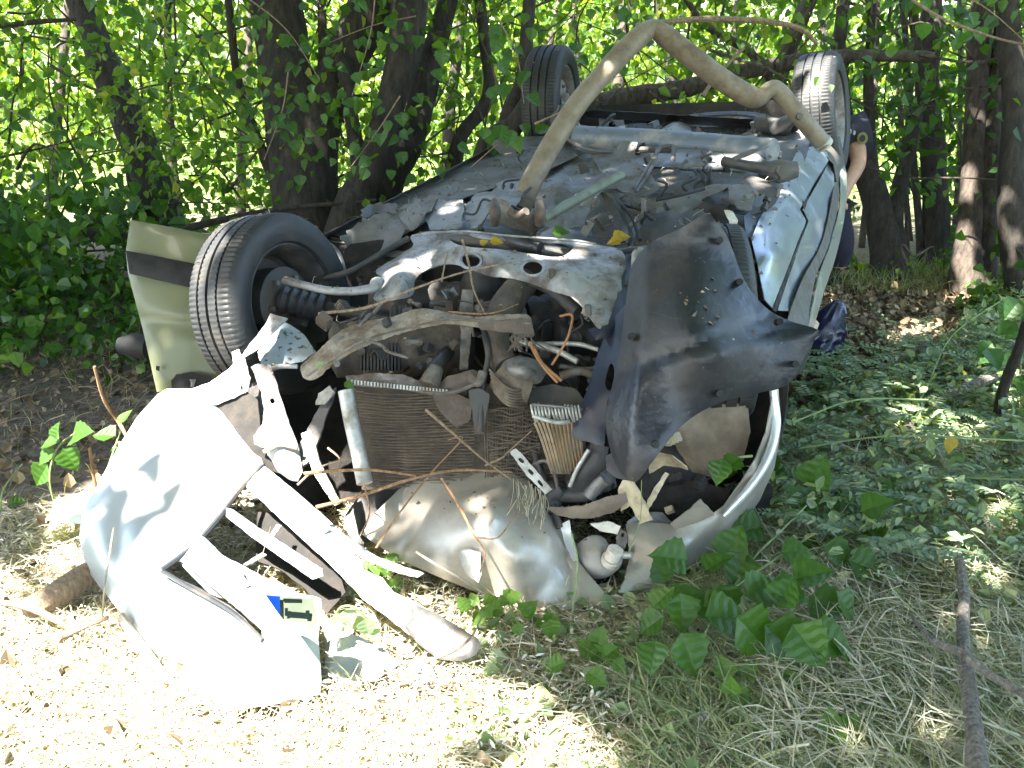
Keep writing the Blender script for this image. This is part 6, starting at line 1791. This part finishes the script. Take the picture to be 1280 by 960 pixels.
for lb, x, y, d, s, a, mm in [('yellow leaf lying on the folded member', 765, 298, 3.05, .06, 10, M_lf_yel), ('second yellow leaf on the folded member', 778, 300, 3.04, .05, 190, M_lf_yel), ('yellow leaf bit on the steering rack', 612, 302, 3.1, .045, 0, M_lf_yel), ('small yellow leaf at the left of the steering rack', 600, 306, 3.08, .03, 30, M_lf_yel),
                              ('bright green leaf on the rim of the subframe', 690, 291, 3.2, .06, 5, M_lf_big), ('green leaf stuck on the right rear tyre', 1025, 96, 4.6, .05, 240, M_lf_big), ('pale leaf stuck on the right rear tyre', 1038, 105, 4.6, .04, -80, M_lf_cut),
                              ('green leaf beside the left rear wheel', 668, 165, 4.6, .09, 20, M_lf_big), ('round leaf hanging by the sill end', 640, 170, 4.5, .09, -60, M_lf_mid), ('yellow leaf in the leaf heap right of the wreck', 1188, 545, 3.2, .06, -90, M_lf_yel), ('orange leaf low in the leaf heap', 1137, 605, 3.25, .05, -70, M_lf_yel), ('small leaf in the crossmember channel', 395, 460, 2.8, .03, 40, M_lf_cut), ('pale sprig in the crossmember corner', 430, 478, 2.82, .035, -30, M_lf_big)]:
    c = P(x, y, d)
    an = math.radians(a)
    V, qd = leaves(np.array([c]), np.array([s]), np.array([MW @ np.array([.1, -.5, -.7])]), np.array([MW @ np.array([math.cos(an), -math.sin(an), 0.1])]), hi=True, wide=.4, fold=.15)
    o = mk('leaf', V, [tuple(dict.fromkeys(f)) for f in qd.tolist()], mm, origin=c, smooth=False)
    tag(o, lb, 'leaf')

# ------------------------------------------------------------------ person behind the wreck
pr = thing('person', tuple(Q(1050, 372, 0, 'z')), 'person in dark navy short sleeved uniform bending over behind the right rear wheel', 'person')


def skin(name, verts, edges, radii, m, par=None, root=0, sub=2):
    me = bpy.data.meshes.new(name)
    V = np.array([v for v in verts]) - ROOT[pr]
    me.from_pydata(V.tolist(), edges, [])
    me.materials.append(m)
    o = bpy.data.objects.new(name, me)
    COL.objects.link(o)
    o.parent = pr
    ROOT[o] = ROOT[pr]
    sk = o.modifiers.new('skin', 'SKIN')
    sk.use_smooth_shade = True
    for i, r in enumerate(radii):
        me.skin_vertices[0].data[i].radius = (r, r) if not isinstance(r, tuple) else r
        me.skin_vertices[0].data[i].use_root = i == root
    sb = o.modifiers.new('sub', 'SUBSURF')
    sb.levels = sb.render_levels = sub
    for p in me.polygons:
        p.use_smooth = True
    return o


hip = P(1030, 240, 6.35)
kneeR, footR = P(1052, 300, 6.45), P(1046, 358, 6.62)
kneeL, footL = P(1026, 300, 6.30), P(1022, 362, 6.45)
for q in (footR, footL):
    q[2] = .06
waist, chest, neck = P(1044, 212, 6.3), P(1052, 180, 6.2), P(1030, 158, 6.1)
shR, elR, wrR, haR = P(1068, 163, 6.15), P(1074, 205, 6.05), P(1056, 238, 5.95), P(1049, 252, 5.92)
shL, elL, wrL, haL = P(1012, 168, 6.2), P(1000, 210, 6.1), P(1002, 240, 6.0), P(1002, 252, 6.0)
hipR, hipL = P(1040, 262, 6.38), P(1022, 262, 6.32)
head = P(1024, 132, 6.0)
jaw = P(1022, 143, 5.95)
bv = [hip, waist, chest, neck, jaw, head, shR, elR, wrR, haR, shL, elL, wrL, haL, hipR, kneeR, footR, hipL, kneeL, footL]
be = [(0, 1), (1, 2), (2, 3), (3, 4), (4, 5), (2, 6), (6, 7), (7, 8), (8, 9), (2, 10), (10, 11), (11, 12), (12, 13), (0, 14), (14, 15), (15, 16), (0, 17), (17, 18), (18, 19)]
br = [.14, .13, .15, .065, .085, .10, .065, .048, .034, .04, .065, .045, .032, .038, .10, .065, .045, .10, .065, .045]
skin('body', bv, be, br, M_skin, pr, root=0)
# fingers of the near hand, curled
for k in range(5):
    off = MW @ np.array([(-2 + k) * .017, 0, (-2 + k) * .006])
    b0 = haR + off
    dn = MW @ np.array([-.010 + (.03 if k == 4 else 0), .045 - (.012 if k in (0, 4) else 0), -.005])
    skin('finger', [b0, b0 + dn * .6, b0 + dn * 1.1 + MW @ np.array([-.012, .01, .006])], [(0, 1), (1, 2)], [.010, .009, .007], M_skin, pr, 0, 1)
mid = shR + (elR - shR) * .62
midL = shL + (elL - shL) * .62
skin('shirt', [hip, waist, chest, P(1036, 165, 6.13), shR, mid, shL, midL], [(0, 1), (1, 2), (2, 3), (2, 4), (4, 5), (2, 6), (6, 7)], [.165, .155, .17, .10, .10, .092, .088, .078], M_navy, pr, 0)
skin('trousers', [hip, hipR, kneeR, footR + [0, 0, .06], hipL, kneeL, footL + [0, 0, .06]], [(0, 1), (1, 2), (2, 3), (0, 4), (4, 5), (5, 6)], [.13, .11, .09, .075, .11, .09, .075], M_navy, pr, 0)
skin('boot', [footR + [0, 0, .05], footR, footR + MW @ np.array([-.12, .02, -.08])], [(0, 1), (1, 2)], [.06, .06, .045], M_boot, pr, 1)
skin('boot', [footL + [0, 0, .05], footL, footL + MW @ np.array([-.12, .02, -.08])], [(0, 1), (1, 2)], [.06, .06, .045], M_boot, pr, 1)
skin('hair', [head + [0, .02, .02], head + [0, .04, .05]], [(0, 1)], [.108, .085], M_hair, pr, 0)
# sleeve badge and back print
def disc(p, n, r, m, name, ry=None):
    n = np.array(n) / np.linalg.norm(n)
    u = np.cross(n, [0, 0, 1.0])
    u /= np.linalg.norm(u)
    v = np.cross(u, n)
    ring = [p + u * r * math.cos(a) + v * (ry or r) * math.sin(a) for a in np.linspace(0, 2 * math.pi, 15)[:-1]]
    V = ring + [q - n * .012 for q in ring]
    k = len(ring)
    return mk(name, V, [tuple(range(k)), tuple(range(k, 2 * k))[::-1]] + [(i, (i + 1) % k, (i + 1) % k + k, i + k) for i in range(k)], m, pr, smooth=False)


tocam = CAMP - shR
disc(P(1078, 173, 6.02), tocam, .030, mat('badge_olive', (.25, .25, .07), .7), 'sleeve_badge', .036)
disc(P(1078, 173, 6.012), tocam, .017, mat('badge_dark', (.03, .03, .05), .7), 'sleeve_badge_centre', .02)
for k in range(3):
    disc(P(1058 + k * 5, 163 + k * 1.5, 5.995), tocam, .007, mat('print_white', (.45, .45, .5), .7), 'back_print', .014)

# ------------------------------------------------------------------ navy bag in front of the path
bg_ = thing('plastic_bag', tuple(Q(1012, 470, 0, 'z')), 'shiny navy blue plastic bag bulging out beside the right flank of the wreck', 'bag')
V, Fc = [], []
c0 = Q(1008, 466, 0, 'z')
nu, nv = 36, 26
for i in range(nv + 1):
    f_ = i / nv
    zz = .02 + f_ * .31
    r = .10 * math.sin(math.pi * min(1, .18 + f_ * .82)) ** .6 * (1 - .25 * f_) + .012
    for k in range(nu):
        a = 2 * math.pi * k / nu
        q = np.array([math.cos(a), math.sin(a) * .8, 0])
        s = 1 + .22 * nz((math.cos(a) * 2, math.sin(a) * 2, f_ * 3), 1.6) + .16 * abs(nz((math.cos(a) * 5, math.sin(a) * 5, f_ * 5), 1.5))
        V.append(c0 + q * r * s + np.array([.13 * f_, .05 * f_, zz]))
for i in range(nv):
    for k in range(nu):
        Fc.append((i * nu + k, i * nu + (k + 1) % nu, (i + 1) * nu + (k + 1) % nu, (i + 1) * nu + k))
Fc += [tuple(range(nu))[::-1], tuple(range(nv * nu, (nv + 1) * nu))]
mk('bag_body', V, Fc, M_bag, bg_)
sheet('bag_print', [(1012, 402, 3.62), (1018, 397, 3.62), (1024, 404, 3.61), (1020, 420, 3.6), (1014, 425, 3.6), (1013, 412, 3.61)], M_white, bg_, mode='d', step=4, amp=.02, fr=20, t=.003)
